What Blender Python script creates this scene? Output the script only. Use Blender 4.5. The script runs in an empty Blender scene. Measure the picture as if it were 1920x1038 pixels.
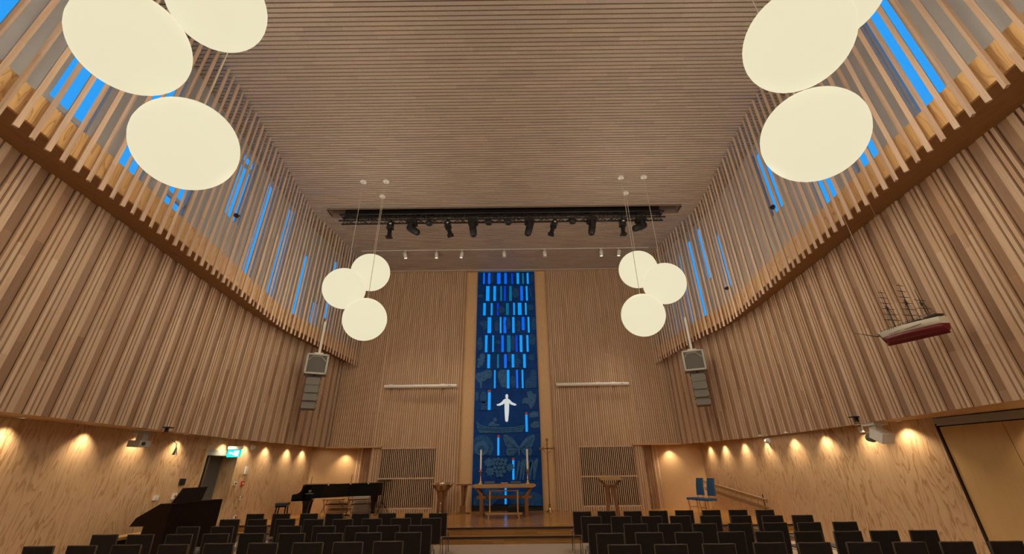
import bpy, bmesh, random
from math import *
from mathutils import Vector, Matrix
random.seed(7)
scn=bpy.context.scene
COL=scn.collection
# ---------------------------------------------------------------- camera model
F=758.; PIT=radians(25.6); ROLL=atan(.0122); HC=1.75
def ray(x,y):
    u=(x-960)/F; v=(519-y)/F; c,s=cos(ROLL),sin(ROLL)
    a=u*c+v*s; b=-u*s+v*c
    return (a, cos(PIT)-b*sin(PIT), sin(PIT)+b*cos(PIT))
def at(x,y,X=None,Y=None,Z=None):
    """world point of a photo pixel on the plane X=, Y= or Z="""
    D=ray(x,y)
    t=X/D[0] if X is not None else (Y/D[1] if Y is not None else (Z-HC)/D[2])
    return Vector((D[0]*t,D[1]*t,HC+D[2]*t))
# ---------------------------------------------------------------- plans
def interp(T,y):
    if y<=T[0][0]: (a,b),(c,e)=T[0],T[1]; return b+(e-b)*(y-a)/(c-a)*0.3
    for (a,b),(c,e) in zip(T,T[1:]):
        if y<=c: return b+(e-b)*(y-a)/(c-a)
    return T[-1][1]
SL=[(2,-7.2),(4.5,-7.57),(6.3,-7.68),(8.9,-7.95),(12.2,-8.18),(14.0,-8.1),(15.3,-7.93),(18.1,-7.68)]
SR=[(2,7.0),(4,7.16),(6,7.27),(8,7.41),(10,7.55),(12,7.68),(13.8,7.62),(15.6,7.12),(18.1,6.85)]
BL=[(2,-6.45),(4,-6.67),(6,-6.83),(8,-7.01),(10,-7.23),(12,-7.47),(13,-7.53),(14,-7.33),(16,-7.15),(18.1,-6.93)]
BR=[(2,6.08),(4,6.24),(6,6.43),(8,6.61),(10,6.82),(12,7.03),(13,7.08),(14,6.8),(16,6.58),(18.1,6.38)]
WL=[(2,-8.5),(7.1,-8.63),(9.5,-8.72),(12,-8.63),(14,-8.45),(17.9,-8.2)]
WR=[(2,9.62),(7.2,8.66),(8.6,8.4),(9.6,8.02),(11,7.8),(13.2,7.72),(16,7.63),(17.9,7.6)]
ZBL=[(2,2.62),(6,2.63),(9,2.66),(13,2.685),(18.1,2.685)]
ZBR=[(2,2.575),(6,2.585),(10,2.585),(13,2.61),(16,2.63),(18.1,2.66)]
YB=18.13; CZ=10.75; YR=-9.0
def smooth(T,r=.55):
    out=[]; y=-9.5
    while y<=18.2:
        q=[interp(T,max(-9.5,min(18.13,y+r*k/5))) for k in range(-5,6)]; out.append((y,sum(q)/11)); y+=.1
    return out
SL,SR,BL,BR=[smooth(T) for T in (SL,SR,BL,BR)]
# ---------------------------------------------------------------- mesh builder
class MB:
    def __init__(s): s.v=[];s.f=[];s.uv=[];s.m=[];s.sm=[]
    def face(s,pts,uv=None,m=0,sm=False):
        i=len(s.v); s.v+= [tuple(p) for p in pts]; s.f.append(tuple(range(i,i+len(pts))))
        s.uv.append(uv or [(0,0)]*len(pts)); s.m.append(m); s.sm.append(sm)
    def hexa(s,b,t,m=0,uid=None,vax=2,bottom=True,top=True):
        """b,t: 4 bottom and 4 top corners (ccw seen from above)"""
        def U(P): 
            return None if uid is None else [(uid+.5,Vector(p)[vax]) for p in P]
        fs=[[b[i],b[(i+1)%4],t[(i+1)%4],t[i]] for i in range(4)]
        if bottom: fs.append([b[3],b[2],b[1],b[0]])
        if top: fs.append(list(t))
        for P in fs: s.face(P,U(P),m)
    def box(s,c,d,rot=None,m=0,uid=None,vax=2):
        c=Vector(c); hx,hy,hz=d[0]/2,d[1]/2,d[2]/2
        P=[Vector((sx*hx,sy*hy,sz*hz)) for sz in (-1,1) for sx,sy in ((-1,-1),(1,-1),(1,1),(-1,1))]
        if rot is not None: P=[rot@p for p in P]
        P=[p+c for p in P]; s.hexa(P[:4],P[4:],m,uid,vax)
    def tube(s,pts,r,n=8,m=0,cap=True,sm=True):
        """round bar through points; r number or list"""
        pts=[Vector(p) for p in pts]; k=len(pts); R=r if isinstance(r,(list,tuple)) else [r]*k
        rings=[]; prev=None
        for i,p in enumerate(pts):
            d=(pts[min(i+1,k-1)]-pts[max(i-1,0)]).normalized()
            if prev is None:
                a=d.orthogonal().normalized()
            else:
                a=(prev-d*prev.dot(d)); a=a.normalized() if a.length>1e-6 else d.orthogonal().normalized()
            prev=a; b=d.cross(a)
            rings.append([p+(a*cos(2*pi*j/n)+b*sin(2*pi*j/n))*R[i] for j in range(n)])
        i0=len(s.v)
        for rg in rings: s.v+=[tuple(q) for q in rg]
        for i in range(k-1):
            for j in range(n):
                q=(i0+i*n+j,i0+i*n+(j+1)%n,i0+(i+1)*n+(j+1)%n,i0+(i+1)*n+j)
                s.f.append(q); s.uv.append([(0,0)]*4); s.m.append(m); s.sm.append(sm)
        if cap:
            for rg,rev in ((rings[0],True),(rings[-1],False)):
                s.face(list(reversed(rg)) if rev else rg,None,m)
    def lathe(s,prof,c=(0,0,0),n=24,m=0,rot=None,sm=True):
        """prof: list of (r,z)"""
        c=Vector(c); i0=len(s.v)
        for r,z in prof:
            for j in range(n):
                p=Vector((r*cos(2*pi*j/n),r*sin(2*pi*j/n),z))
                if rot is not None: p=rot@p
                s.v.append(tuple(p+c))
        for i in range(len(prof)-1):
            for j in range(n):
                s.f.append((i0+i*n+j,i0+i*n+(j+1)%n,i0+(i+1)*n+(j+1)%n,i0+(i+1)*n+j))
                s.uv.append([(0,0)]*4); s.m.append(m); s.sm.append(sm)
        for idx,rev in ((0,True),(len(prof)-1,False)):
            if prof[idx][0]>1e-4:
                P=[s.v[i0+idx*n+j] for j in range(n)]
                s.face(list(reversed(P)) if rev else P,None,m)
    def prism(s,pts,d,m=0):
        """polygon (3d points) extruded by vector d"""
        pts=[Vector(p) for p in pts]; d=Vector(d); q=[p+d for p in pts]
        nrm=Vector((0,0,0))
        for i in range(len(pts)): nrm+=pts[i].cross(pts[(i+1)%len(pts)])
        if nrm.dot(d)>0: pts.reverse(); q.reverse()
        n=len(pts)
        s.face(pts,None,m); s.face(list(reversed(q)),None,m)
        for i in range(n): s.face([pts[(i+1)%n],pts[i],q[i],q[(i+1)%n]],None,m)
    def loft(s,rings,m=0,sm=True,cap=True):
        n=len(rings[0]); i0=len(s.v)
        for r in rings: s.v+=[tuple(p) for p in r]
        for i in range(len(rings)-1):
            for j in range(n):
                s.f.append((i0+i*n+j,i0+i*n+(j+1)%n,i0+(i+1)*n+(j+1)%n,i0+(i+1)*n+j))
                s.uv.append([(0,0)]*4); s.m.append(m); s.sm.append(sm)
        if cap: s.face(list(reversed(rings[0])),None,m); s.face(rings[-1],None,m)
    def build(s,name,mats,parent=None,loc=None,rot=None,bevel=0):
        me=bpy.data.meshes.new(name); me.from_pydata(s.v,[],s.f)
        uvl=me.uv_layers.new(name='UVMap'); k=0
        flat=[]
        for U in s.uv:
            for p in U: flat+= [p[0],p[1]]
        uvl.data.foreach_set('uv',flat)
        me.polygons.foreach_set('material_index',s.m); me.polygons.foreach_set('use_smooth',s.sm)
        if not isinstance(mats,(list,tuple)): mats=[mats]
        for a in mats: me.materials.append(a)
        me.update()
        if True:
            bm=bmesh.new(); bm.from_mesh(me); bmesh.ops.recalc_face_normals(bm,faces=bm.faces); bm.to_mesh(me); bm.free()
        o=bpy.data.objects.new(name,me); COL.objects.link(o)
        if parent is not None: o.parent=parent
        if loc is not None: o.location=loc
        if rot is not None: o.rotation_euler=rot
        if bevel:
            b=o.modifiers.new('bevel','BEVEL'); b.width=bevel; b.segments=2; b.limit_method='ANGLE'
        return o
def tag(o,label,cat,group=None):
    o['label']=label; o['category']=cat
    if group: o['group']=group
    return o
def empty(name,loc,label,cat,group=None,rz=0):
    o=bpy.data.objects.new(name,None); COL.objects.link(o); o.location=loc; o.rotation_euler=(0,0,rz)
    o.empty_display_size=.1
    return tag(o,label,cat,group)
def struct(o): o['kind']='structure'; return o
def copy_tree(o,parent=None):
    c=o.copy(); COL.objects.link(c)
    if parent is not None: c.parent=parent
    for ch in list(o.children): copy_tree(ch,c)
    return c
# ---------------------------------------------------------------- materials
def newmat(name):
    m=bpy.data.materials.new(name); m.use_nodes=True; nt=m.node_tree
    b=nt.nodes['Principled BSDF']; return m,nt,b
def N(nt,t,**k):
    n=nt.nodes.new(t)
    for a,v in k.items(): setattr(n,a,v)
    return n
def plain(name,col,rough=.5,metal=0,spec=.5,noise=0,scale=20,emis=None,es=0,coat=0):
    m,nt,b=newmat(name)
    b.inputs['Base Color'].default_value=(*col,1); b.inputs['Roughness'].default_value=rough
    b.inputs['Metallic'].default_value=metal; b.inputs['Specular IOR Level'].default_value=spec
    if coat: b.inputs['Coat Weight'].default_value=coat
    if noise:
        tc=N(nt,'ShaderNodeTexCoord'); n=N(nt,'ShaderNodeTexNoise'); n.inputs['Scale'].default_value=scale; n.inputs['Detail'].default_value=4
        nt.links.new(tc.outputs['Object'],n.inputs['Vector'])
        r=N(nt,'ShaderNodeValToRGB'); r.color_ramp.elements[0].position=.3; r.color_ramp.elements[1].position=.7
        r.color_ramp.elements[0].color=(*[c*(1-noise) for c in col],1); r.color_ramp.elements[1].color=(*[min(1,c*(1+noise)) for c in col],1)
        nt.links.new(n.outputs['Fac'],r.inputs['Fac']); nt.links.new(r.outputs['Color'],b.inputs['Base Color'])
    if emis: b.inputs['Emission Color'].default_value=(*emis,1); b.inputs['Emission Strength'].default_value=es
    return m
def slatwood(name,cols,seg=1.1,rough=.6):
    """boards: uv.x = board number, uv.y = metres along the board"""
    m,nt,b=newmat(name); L=nt.links.new
    uv=N(nt,'ShaderNodeUVMap'); sp=N(nt,'ShaderNodeSeparateXYZ'); L(uv.outputs[0],sp.inputs[0])
    fl=N(nt,'ShaderNodeMath',operation='FLOOR'); L(sp.outputs[0],fl.inputs[0])
    w1=N(nt,'ShaderNodeTexWhiteNoise',noise_dimensions='1D'); L(fl.outputs[0],w1.inputs['W'])
    a=N(nt,'ShaderNodeMath',operation='MULTIPLY_ADD'); L(w1.outputs[0],a.inputs[0]); a.inputs[1].default_value=17.3
    dv=N(nt,'ShaderNodeMath',operation='DIVIDE'); L(sp.outputs[1],dv.inputs[0]); dv.inputs[1].default_value=seg
    L(dv.outputs[0],a.inputs[2])
    f2=N(nt,'ShaderNodeMath',operation='FLOOR'); L(a.outputs[0],f2.inputs[0])
    cb=N(nt,'ShaderNodeCombineXYZ'); L(fl.outputs[0],cb.inputs[0]); L(f2.outputs[0],cb.inputs[1])
    w2=N(nt,'ShaderNodeTexWhiteNoise',noise_dimensions='2D'); L(cb.outputs[0],w2.inputs['Vector'])
    r=N(nt,'ShaderNodeValToRGB'); els=r.color_ramp.elements
    while len(els)<len(cols): els.new(.5)
    for i,c in enumerate(cols): els[i].position=i/(len(cols)-1); els[i].color=(*c,1)
    L(w2.outputs[0],r.inputs['Fac'])
    tc=N(nt,'ShaderNodeTexCoord'); mp=N(nt,'ShaderNodeMapping'); mp.inputs['Scale'].default_value=(40,40,1.5) 
    L(tc.outputs['Object'],mp.inputs[0]); n=N(nt,'ShaderNodeTexNoise'); n.inputs['Scale'].default_value=1; L(mp.outputs[0],n.inputs['Vector'])
    mx=N(nt,'ShaderNodeMixRGB',blend_type='MULTIPLY'); mx.inputs['Fac'].default_value=.35
    g=N(nt,'ShaderNodeValToRGB'); g.color_ramp.elements[0].color=(.6,.6,.6,1); g.color_ramp.elements[1].color=(1,1,1,1); g.color_ramp.elements[0].position=.3;g.color_ramp.elements[1].position=.6
    L(n.outputs['Fac'],g.inputs['Fac']); L(r.outputs['Color'],mx.inputs[1]); L(g.outputs['Color'],mx.inputs[2]); L(mx.outputs[0],b.inputs['Base Color'])
    b.inputs['Roughness'].default_value=rough; b.inputs['Specular IOR Level'].default_value=.25
    return m
def plywood(name,c1,c2,axis='X',scale=1.0,rough=.5,contrast=1.0,detail=2.5):
    """rotary cut softwood: long wavering grain figures along Z (or along axis)"""
    m,nt,b=newmat(name); L=nt.links.new
    tc=N(nt,'ShaderNodeTexCoord'); mp=N(nt,'ShaderNodeMapping')
    sc={'Z':(1,1,.16),'X':(.16,1,1),'Y':(1,.16,1)}[axis]
    mp.inputs['Scale'].default_value=[a*scale for a in sc]; L(tc.outputs['Object'],mp.inputs[0])
    n1=N(nt,'ShaderNodeTexNoise'); n1.inputs['Scale'].default_value=1.7; n1.inputs['Detail'].default_value=detail; n1.inputs['Roughness'].default_value=.45; L(mp.outputs[0],n1.inputs['Vector'])
    mu=N(nt,'ShaderNodeMath',operation='MULTIPLY'); mu.inputs[1].default_value=14; L(n1.outputs['Fac'],mu.inputs[0])
    fr=N(nt,'ShaderNodeMath',operation='FRACT'); L(mu.outputs[0],fr.inputs[0])
    r=N(nt,'ShaderNodeValToRGB'); e=r.color_ramp.elements
    e[0].position=0; e[0].color=(*c1,1); e[1].position=1; e[1].color=(*c1,1)
    x=e.new(.62); x.color=(*[a+(b_-a)*.25 for a,b_ in zip(c1,c2)],1)
    x=e.new(.86); x.color=(*c2,1)
    L(fr.outputs[0],r.inputs['Fac'])
    n2=N(nt,'ShaderNodeTexNoise'); n2.inputs['Scale'].default_value=.8; n2.inputs['Detail'].default_value=2; L(tc.outputs['Object'],n2.inputs['Vector'])
    mx=N(nt,'ShaderNodeMixRGB',blend_type='MIX'); mx.inputs[2].default_value=(*c1,1)
    mr=N(nt,'ShaderNodeMapRange'); mr.inputs['From Min'].default_value=.35; mr.inputs['From Max'].default_value=.65
    mr.inputs['To Min'].default_value=1-contrast; mr.inputs['To Max'].default_value=1-.45*contrast
    L(n2.outputs['Fac'],mr.inputs['Value']); L(mr.outputs[0],mx.inputs['Fac']); L(r.outputs['Color'],mx.inputs[1])
    L(mx.outputs[0],b.inputs['Base Color']); b.inputs['Roughness'].default_value=rough; b.inputs['Specular IOR Level'].default_value=.3
    return m
def bricks(name,c1,c2,gap,bw,rh,rough=.35,rot=0,fold=False):
    m,nt,b=newmat(name); L=nt.links.new
    tc=N(nt,'ShaderNodeTexCoord'); mp=N(nt,'ShaderNodeMapping'); mp.inputs['Rotation'].default_value=(0,0,rot); L(tc.outputs['Object'],mp.inputs[0])
    t=N(nt,'ShaderNodeTexBrick'); t.inputs['Color1'].default_value=(*c1,1); t.inputs['Color2'].default_value=(*c2,1); t.inputs['Mortar'].default_value=(*gap,1)
    t.inputs['Scale'].default_value=1; t.inputs['Mortar Size'].default_value=.002; t.inputs['Brick Width'].default_value=bw; t.inputs['Row Height'].default_value=rh
    src=mp.outputs[0]
    if fold:   # boards run along x on treads and risers alike
        sp=N(nt,'ShaderNodeSeparateXYZ'); L(src,sp.inputs[0]); ad=N(nt,'ShaderNodeMath',operation='ADD'); L(sp.outputs[1],ad.inputs[0]); L(sp.outputs[2],ad.inputs[1])
        cb=N(nt,'ShaderNodeCombineXYZ'); L(sp.outputs[0],cb.inputs[0]); L(ad.outputs[0],cb.inputs[1]); src=cb.outputs[0]
    L(src,t.inputs['Vector']); L(t.outputs['Color'],b.inputs['Base Color']); b.inputs['Roughness'].default_value=rough
    return m
M={}
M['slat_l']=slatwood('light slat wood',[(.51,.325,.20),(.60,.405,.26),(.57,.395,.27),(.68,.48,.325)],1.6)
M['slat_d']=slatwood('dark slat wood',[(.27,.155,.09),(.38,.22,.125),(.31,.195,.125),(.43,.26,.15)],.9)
M['back']=plain('slat backing',(.12,.06,.028),.8)
M['fslat']=slatwood('front slat wood',[(.56,.365,.22),(.63,.42,.265),(.60,.42,.285),(.69,.475,.31)],1.7)
M['fback']=slatwood('front backing wood',[(.43,.27,.155),(.49,.315,.185),(.46,.30,.18)],1.7)
M['fback2']=slatwood('corner backing wood',[(.38,.23,.135),(.45,.28,.17),(.41,.27,.17)],1.7)
M['ceil']=slatwood('ceiling slat wood',[(.40,.31,.25),(.47,.36,.28),(.43,.34,.26),(.49,.38,.29),(.41,.33,.28)],.9)
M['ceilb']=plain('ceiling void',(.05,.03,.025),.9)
M['batten']=slatwood('batten wood',[(.52,.35,.24),(.60,.42,.29),(.56,.40,.30)],2.2)
M['ply']=plywood('pine plywood',(.61,.41,.235),(.34,.185,.08),'Z',1.7,.45,1.0,detail=5)
M['plyn']=plywood('niche plywood',(.64,.41,.21),(.52,.30,.14),'Z',2.5,.5,.5)
M['fascia']=plywood('fascia plywood',(.68,.42,.18),(.40,.20,.07),'Z',2.2,.5,1.0)
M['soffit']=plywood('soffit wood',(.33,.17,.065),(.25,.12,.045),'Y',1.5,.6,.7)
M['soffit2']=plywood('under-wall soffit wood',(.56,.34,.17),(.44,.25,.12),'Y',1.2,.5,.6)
M['oak']=plywood('oak',(.52,.30,.12),(.38,.20,.07),'Z',3,.4,.6)
M['oakx']=plywood('oak along x',(.44,.26,.105),(.32,.17,.06),'X',3,.35,.6)
M['walnut']=plywood('reddish wood',(.24,.105,.04),(.16,.065,.025),'Z',3,.35,.6)
M['door']=plywood('sliding door veneer',(.56,.37,.16),(.5,.32,.13),'Z',.8,.4,.5)
M['grey']=plain('grey painted clerestory wall',(.45,.43,.41),.85,noise=.05,scale=1.5)
M['carpet']=plain('beige carpet',(.47,.37,.29),.95,noise=.08,scale=60)
M['parq']=bricks('stage parquet',(.54,.27,.065),(.44,.20,.045),(.2,.1,.03),1.1,.07,.2)
M['stepw']=bricks('step parquet',(.46,.24,.07),(.30,.145,.04),(.14,.07,.02),.6,.045,.3,fold=True)
M['nosing']=plain('dark nosing',(.025,.012,.008),.4)
M['white']=plain('white paint',(.75,.72,.66),.45)
M['cream']=plain('cream metal',(.62,.58,.5),.4)
M['greyp']=plain('grey speaker paint',(.15,.138,.112),.7)
M['frame']=plain('light grey speaker frame',(.36,.34,.29),.6)
M['mesh']=plain('speaker grille',(.10,.092,.075),.8,noise=.15,scale=120)
M['black']=plain('black metal',(.012,.011,.011),.5)
M['blackg']=plain('piano lacquer',(.003,.003,.003),.25,spec=.25)
M['glassl']=plain('lens',(.3,.35,.35),.1,spec=1)
M['steel']=plain('steel',(.5,.48,.44),.3,1)
M['rail']=plain('dull brass rail',(.34,.22,.12),.4,.3)
M['brass']=plain('brass',(.62,.42,.2),.25,1)
M['doorg']=plain('grey door leaf',(.10,.10,.095),.45)
M['doorh']=plain('grey door header',(.33,.32,.27),.5)
M['fab']=plain('black chair fabric',(.013,.009,.006),.95,noise=.25,scale=150)
M['edge']=plain('chair shell edge',(.075,.055,.04),.6)
M['seat']=plain('grey seat shell',(.19,.16,.145),.6)
M['leg']=plain('chair steel rod',(.22,.19,.16),.35,1)
M['organ']=plain('dark mahogany',(.010,.003,.0015),.5,spec=.2)
M['organd']=plain('darker mahogany',(.007,.002,.0012),.5,spec=.2)
M['blue']=plain('blue upholstery',(.02,.09,.20),.9,noise=.2,scale=60)
M['honey']=plain('honey wood',(.62,.30,.08),.35)
M['candle']=plain('candle wax',(.82,.78,.68),.5)
M['red']=plain('red alarm',(.5,.03,.02),.4)
M['hullr']=plain('red hull paint',(.13,.006,.008),.4)
M['hullw']=plain('white hull paint',(.62,.57,.45),.5)
M['mast']=plain('dark spars',(.035,.022,.015),.6)
M['rope']=plain('cable',(.7,.6,.5),.6)
M['panel']=plain('deep blue glass relief tile',(.006,.052,.25),.6,spec=.1,noise=.18,scale=3)
M['relief']=plain('blue grey relief',(.045,.14,.32),.6,spec=.1,noise=.25,scale=14)
M['relief2']=plain('dim blue relief',(.022,.095,.28),.6,spec=.1,noise=.3,scale=14)
M['figure']=plain('pale frosted glass with added glow',(.80,.86,.88),.4,emis=(.6,.85,1.),es=.4)  # bluish emission added to brighten the figure, which is no lamp
M['plinth']=plain('black plinth',(.008,.008,.012),.6)
M['glass']=None
def globemat(name,col,s):
    m,nt,b=newmat(name)
    b.inputs['Base Color'].default_value=(.04,.04,.035,1); b.inputs['Roughness'].default_value=.5; b.inputs['Specular IOR Level'].default_value=.15
    b.inputs['Emission Color'].default_value=(*col,1); b.inputs['Emission Strength'].default_value=s
    return m
M['globe']=globemat('opal globe glass',(.83,.76,.52),.98)
M['lampon']=plain('lit lamp',(.9,.9,.9),.5,emis=(1,.85,.6),es=6)
def skyglass(name,col):
    """tinted clear pane"""
    m,nt,b=newmat(name); nt.nodes.remove(b); L=nt.links.new
    out=nt.nodes['Material Output']; t=N(nt,'ShaderNodeBsdfTransparent'); t.inputs[0].default_value=(*col,1)
    g=N(nt,'ShaderNodeBsdfGlossy'); g.inputs['Roughness'].default_value=.08; g.inputs[0].default_value=(.9,.9,.9,1)
    mx=N(nt,'ShaderNodeMixShader'); mx.inputs[0].default_value=.04
    L(t.outputs[0],mx.inputs[1]); L(g.outputs[0],mx.inputs[2]); L(mx.outputs[0],out.inputs[0]); return m
M['pane']=skyglass('window pane',(.95,.97,1))
TINT=[('azure glass',(.12,.62,1.0)),('sky glass',(.35,.95,1.1)),('teal glass',(.1,.62,.55)),('cobalt glass',(.08,.33,.85)),('pale glass',(.55,1.0,.95)),('violet glass',(.2,.25,.8))]
for n,c in TINT: M[n]=skyglass(n,tuple(min(1,a) for a in c))
# ---------------------------------------------------------------- floor and stage
b=MB(); b.box((0,2.8,-.05),(21,24.,.1)); b.build('floor',M['carpet']); struct(bpy.data.objects['floor'])
def poly_slab(name,pts,z0,z1,mt,ms):
    b=MB(); n=len(pts)
    b.face([(x,y,z1) for x,y in pts],None,0)
    for i in range(n):
        (x0,y0),(x1,y1)=pts[i],pts[(i+1)%n]
        b.face([(x0,y0,z0),(x1,y1,z0),(x1,y1,z1),(x0,y0,z1)],None,1)
    b.face([(x,y,z0) for x,y in reversed(pts)],None,1)
    return struct(b.build(name,[mt,ms]))
STF=[(-8.62,14.3),(-6.9,14.3),(-6.4,13.1),(8.0,13.08)]
poly_slab('floor_stage',STF+[(8.0,19.3),(-8.62,19.3)],0,.34,M['parq'],M['stepw'])
poly_slab('floor_step',[(-8.62,14.0),(-7.05,14.0),(-6.55,12.72),(8.0,12.70),(8.0,13.07),(-6.42,13.09),(-6.92,14.29),(-8.62,14.29)],0,.168,M['stepw'],M['stepw'])
b=MB()
for pts,z in ((STF,.333),([(-8.62,14.0),(-7.05,14.0),(-6.55,12.72),(8.0,12.70)],.161)):
    for (x0,y0),(x1,y1) in zip(pts,pts[1:]):
        b.hexa([(x0,y0-.022,z-.03),(x1,y1-.022,z-.03),(x1,y1+.03,z-.03),(x0,y0+.03,z-.03)],[(x0,y0-.022,z+.012),(x1,y1-.022,z+.012),(x1,y1+.03,z+.012),(x0,y0+.03,z+.012)])
struct(b.build('trim_1',M['nosing']))
# ---------------------------------------------------------------- side slat walls
def arc_table(T,y0,y1,dy=.02):
    out=[]; s=0; p=None; y=y0
    while y<=y1+1e-6:
        q=(interp(T,y),y)
        if p: s+=hypot(q[0]-p[0],q[1]-p[1])
        out.append((s,q[0],q[1])); p=q; y+=dy
    return out
def at_s(tab,s):
    lo,hi=0,len(tab)-1
    if s>=tab[hi][0]: return Vector((tab[hi][1],tab[hi][2],0))
    while hi-lo>1:
        mid=(lo+hi)//2
        if tab[mid][0]<=s: lo=mid
        else: hi=mid
    a,c=tab[lo],tab[hi]; t=(s-a[0])/max(1e-9,c[0]-a[0])
    return Vector((a[1]+(c[1]-a[1])*t,a[2]+(c[2]-a[2])*t,0))
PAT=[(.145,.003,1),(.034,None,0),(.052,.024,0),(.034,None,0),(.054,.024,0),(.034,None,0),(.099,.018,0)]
def side_wall(name,T,ZB,sgn,phase):
    tab=arc_table(T,YR,YB-.02); L=tab[-1][0]; b=MB(); s=phase; uid=0
    ztop=6.29
    # backing
    ks=[0]+[x*.5 for x in range(1,int(L/.5)+1)]+[L]
    for a,c in zip(ks,ks[1:]):
        p,q=at_s(tab,a),at_s(tab,c)
        z0a,z0c=interp(ZB,p.y),interp(ZB,q.y)
        P=[Vector((p.x,p.y,z0a+.01)),Vector((q.x,q.y,z0c+.01)),Vector((q.x,q.y,ztop)),Vector((p.x,p.y,ztop))]
        n=Vector((sgn*.06,0,0))
        b.hexa([P[0],P[1],P[1]+n,P[0]+n],[P[3],P[2],P[2]+n,P[3]+n],2)
    while s<L-.05:
        for w,dp,kind in PAT:
            if dp is not None and s+w<L:
                p,q=at_s(tab,s),at_s(tab,s+w); d=(q-p).normalized(); n=Vector((-d.y,d.x,0))
                if n.x*sgn>0: n=-n
                o=n*(.012+dp); z0=interp(ZB,p.y)
                if kind==1: o=n*.016
                bb=[p,q,q+o,p+o]
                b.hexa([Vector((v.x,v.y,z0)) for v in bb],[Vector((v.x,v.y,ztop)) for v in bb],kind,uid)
                uid+=1
            s+=w
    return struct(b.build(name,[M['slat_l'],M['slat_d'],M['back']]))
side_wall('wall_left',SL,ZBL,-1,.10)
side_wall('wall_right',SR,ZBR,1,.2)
# lower walls with door openings, soffits
def low_wall(name,T,holes,y0,y1,ztop,sgn,mat):
    b=MB(); ys=sorted(set([y0,y1]+[y0+i*.5 for i in range(int((y1-y0)/.5)+1)]+[h for H in holes for h in H[:2]]))
    for a,c in zip(ys,ys[1:]):
        xa,xc=interp(T,a),interp(T,c); z0=0
        for h0,h1,hz in holes:
            if a>=h0-1e-6 and c<=h1+1e-6: z0=hz
        if z0>=ztop-.01: continue
        e=sgn*.12
        b.hexa([(xa,a,z0),(xc,c,z0),(xc+e,c,z0),(xa+e,a,z0)],[(xa,a,ztop),(xc,c,ztop),(xc+e,c,ztop),(xa+e,a,ztop)])
    return struct(b.build(name,mat))
low_wall('wall_left_lower',WL,[(12.2,13.54,2.38)],YR,17.9,2.72,-1,M['ply'])
low_wall('wall_right_lower',WR,[(1.5,8.6,2.8)],YR,17.9,2.72,1,M['ply'])
def soffit(name,T1,ZB,T2,y0,y1,mat,sgn):
    b=MB(); ys=[y0+(y1-y0)*i/40 for i in range(41)]
    for a,c in zip(ys,ys[1:]):
        z0,z1=interp(ZB,a)+.03,interp(ZB,c)+.03
        P=[(interp(T1,a)+sgn*.02,a,z0),(interp(T1,c)+sgn*.02,c,z1),(interp(T2,c)+sgn*.4,c,z1),(interp(T2,a)+sgn*.4,a,z0)]
        b.hexa(P,[(x,y,z+.06) for x,y,z in P])
    return struct(b.build(name,mat))
soffit('trim_2',SL,ZBL,WL,YR,17.95,M['soffit2'],-1)
soffit('trim_3',SR,ZBR,WR,YR,17.95,M['soffit2'],1)
# ---------------------------------------------------------------- clerestory walls with window openings
WINL=[(3.0,3.8,6.7,9.6),(4.66,5.4,6.7,10.2),(6.06,6.7,6.7,10.27),(7.38,8.12,6.7,10.4),(9.33,10.02,8.33,10.6),(10.8,11.4,6.7,10.68),(12.3,12.8,6.7,10.7),(13.88,14.3,6.7,9.6),(15.0,15.47,6.7,8.05),(15.9,16.4,7.6,10.4)]
WINR=[(2.7,3.42,6.7,9.6),(4.7,5.32,6.7,10.3),(6.15,6.8,6.7,9.1),(7.4,8.03,6.7,10.3),(9.15,9.85,8.27,10.55),(12.85,13.3,7.5,9.7),(13.9,14.3,8.3,10.6),(14.55,14.95,6.7,10.4),(15.3,15.6,6.7,10.2),(15.85,16.1,6.7,9.9),(16.35,16.6,6.7,9.5)]
TR={4.66:7.42,7.38:7.62,4.7:7.35,9.33:10.25,6.06:None}
wn=0
def clerestory(name,T,wins,sgn):
    global wn
    th=.17; ys=sorted(set([YR,YB]+[YR+i*.6 for i in range(int((YB-YR)/.6)+1)]+[w[i] for w in wins for i in (0,1)])); b=MB()
    for a,c in zip(ys,ys[1:]):
        rng=[(6.5,CZ+.3)]
        for w0,w1,z0,z1 in wins:
            if a>=w0-1e-6 and c<=w1+1e-6: rng=[(6.5,z0),(z1,CZ+.3)]
        xa,xc=interp(T,a),interp(T,c); e=sgn*th
        for z0,z1 in rng:
            b.hexa([(xa,a,z0),(xc,c,z0),(xc+e,c,z0),(xa+e,a,z0)],[(xa,a,z1),(xc,c,z1),(xc+e,c,z1),(xa+e,a,z1)])
    struct(b.build(name,M['grey']))
    for w0,w1,z0,z1 in wins:
        wn+=1; e=sgn*(th-.06)
        xa,xc=interp(T,w0)+e,interp(T,w1)+e; t=.035
        fr=MB()
        def bar(ya,yb,za,zb):
            f=lambda y: xa+(xc-xa)*(y-w0)/(w1-w0)
            fr.hexa([(f(ya)-t,ya,za),(f(yb)-t,yb,za),(f(yb)+t,yb,za),(f(ya)+t,ya,za)],[(f(ya)-t,ya,zb),(f(yb)-t,yb,zb),(f(yb)+t,yb,zb),(f(ya)+t,ya,zb)])
        bar(w0,w0+.03,z0,z1); bar(w1-.03,w1,z0,z1); bar(w0,w1,z0,z0+.03); bar(w0,w1,z1-.03,z1)
        if TR.get(w0): bar(w0,w1,TR[w0]-.05,TR[w0]+.05)
        o=struct(fr.build('window_%d'%wn,M['grey']))
        g=MB(); g.face([(xa,w0,z0),(xc,w1,z0),(xc,w1,z1),(xa,w0,z1)]); g.build('pane',M['pane'],o)
clerestory('wall_left_clerestory',SL,WINL,-1)
clerestory('wall_right_clerestory',SR,WINR,1)
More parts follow.
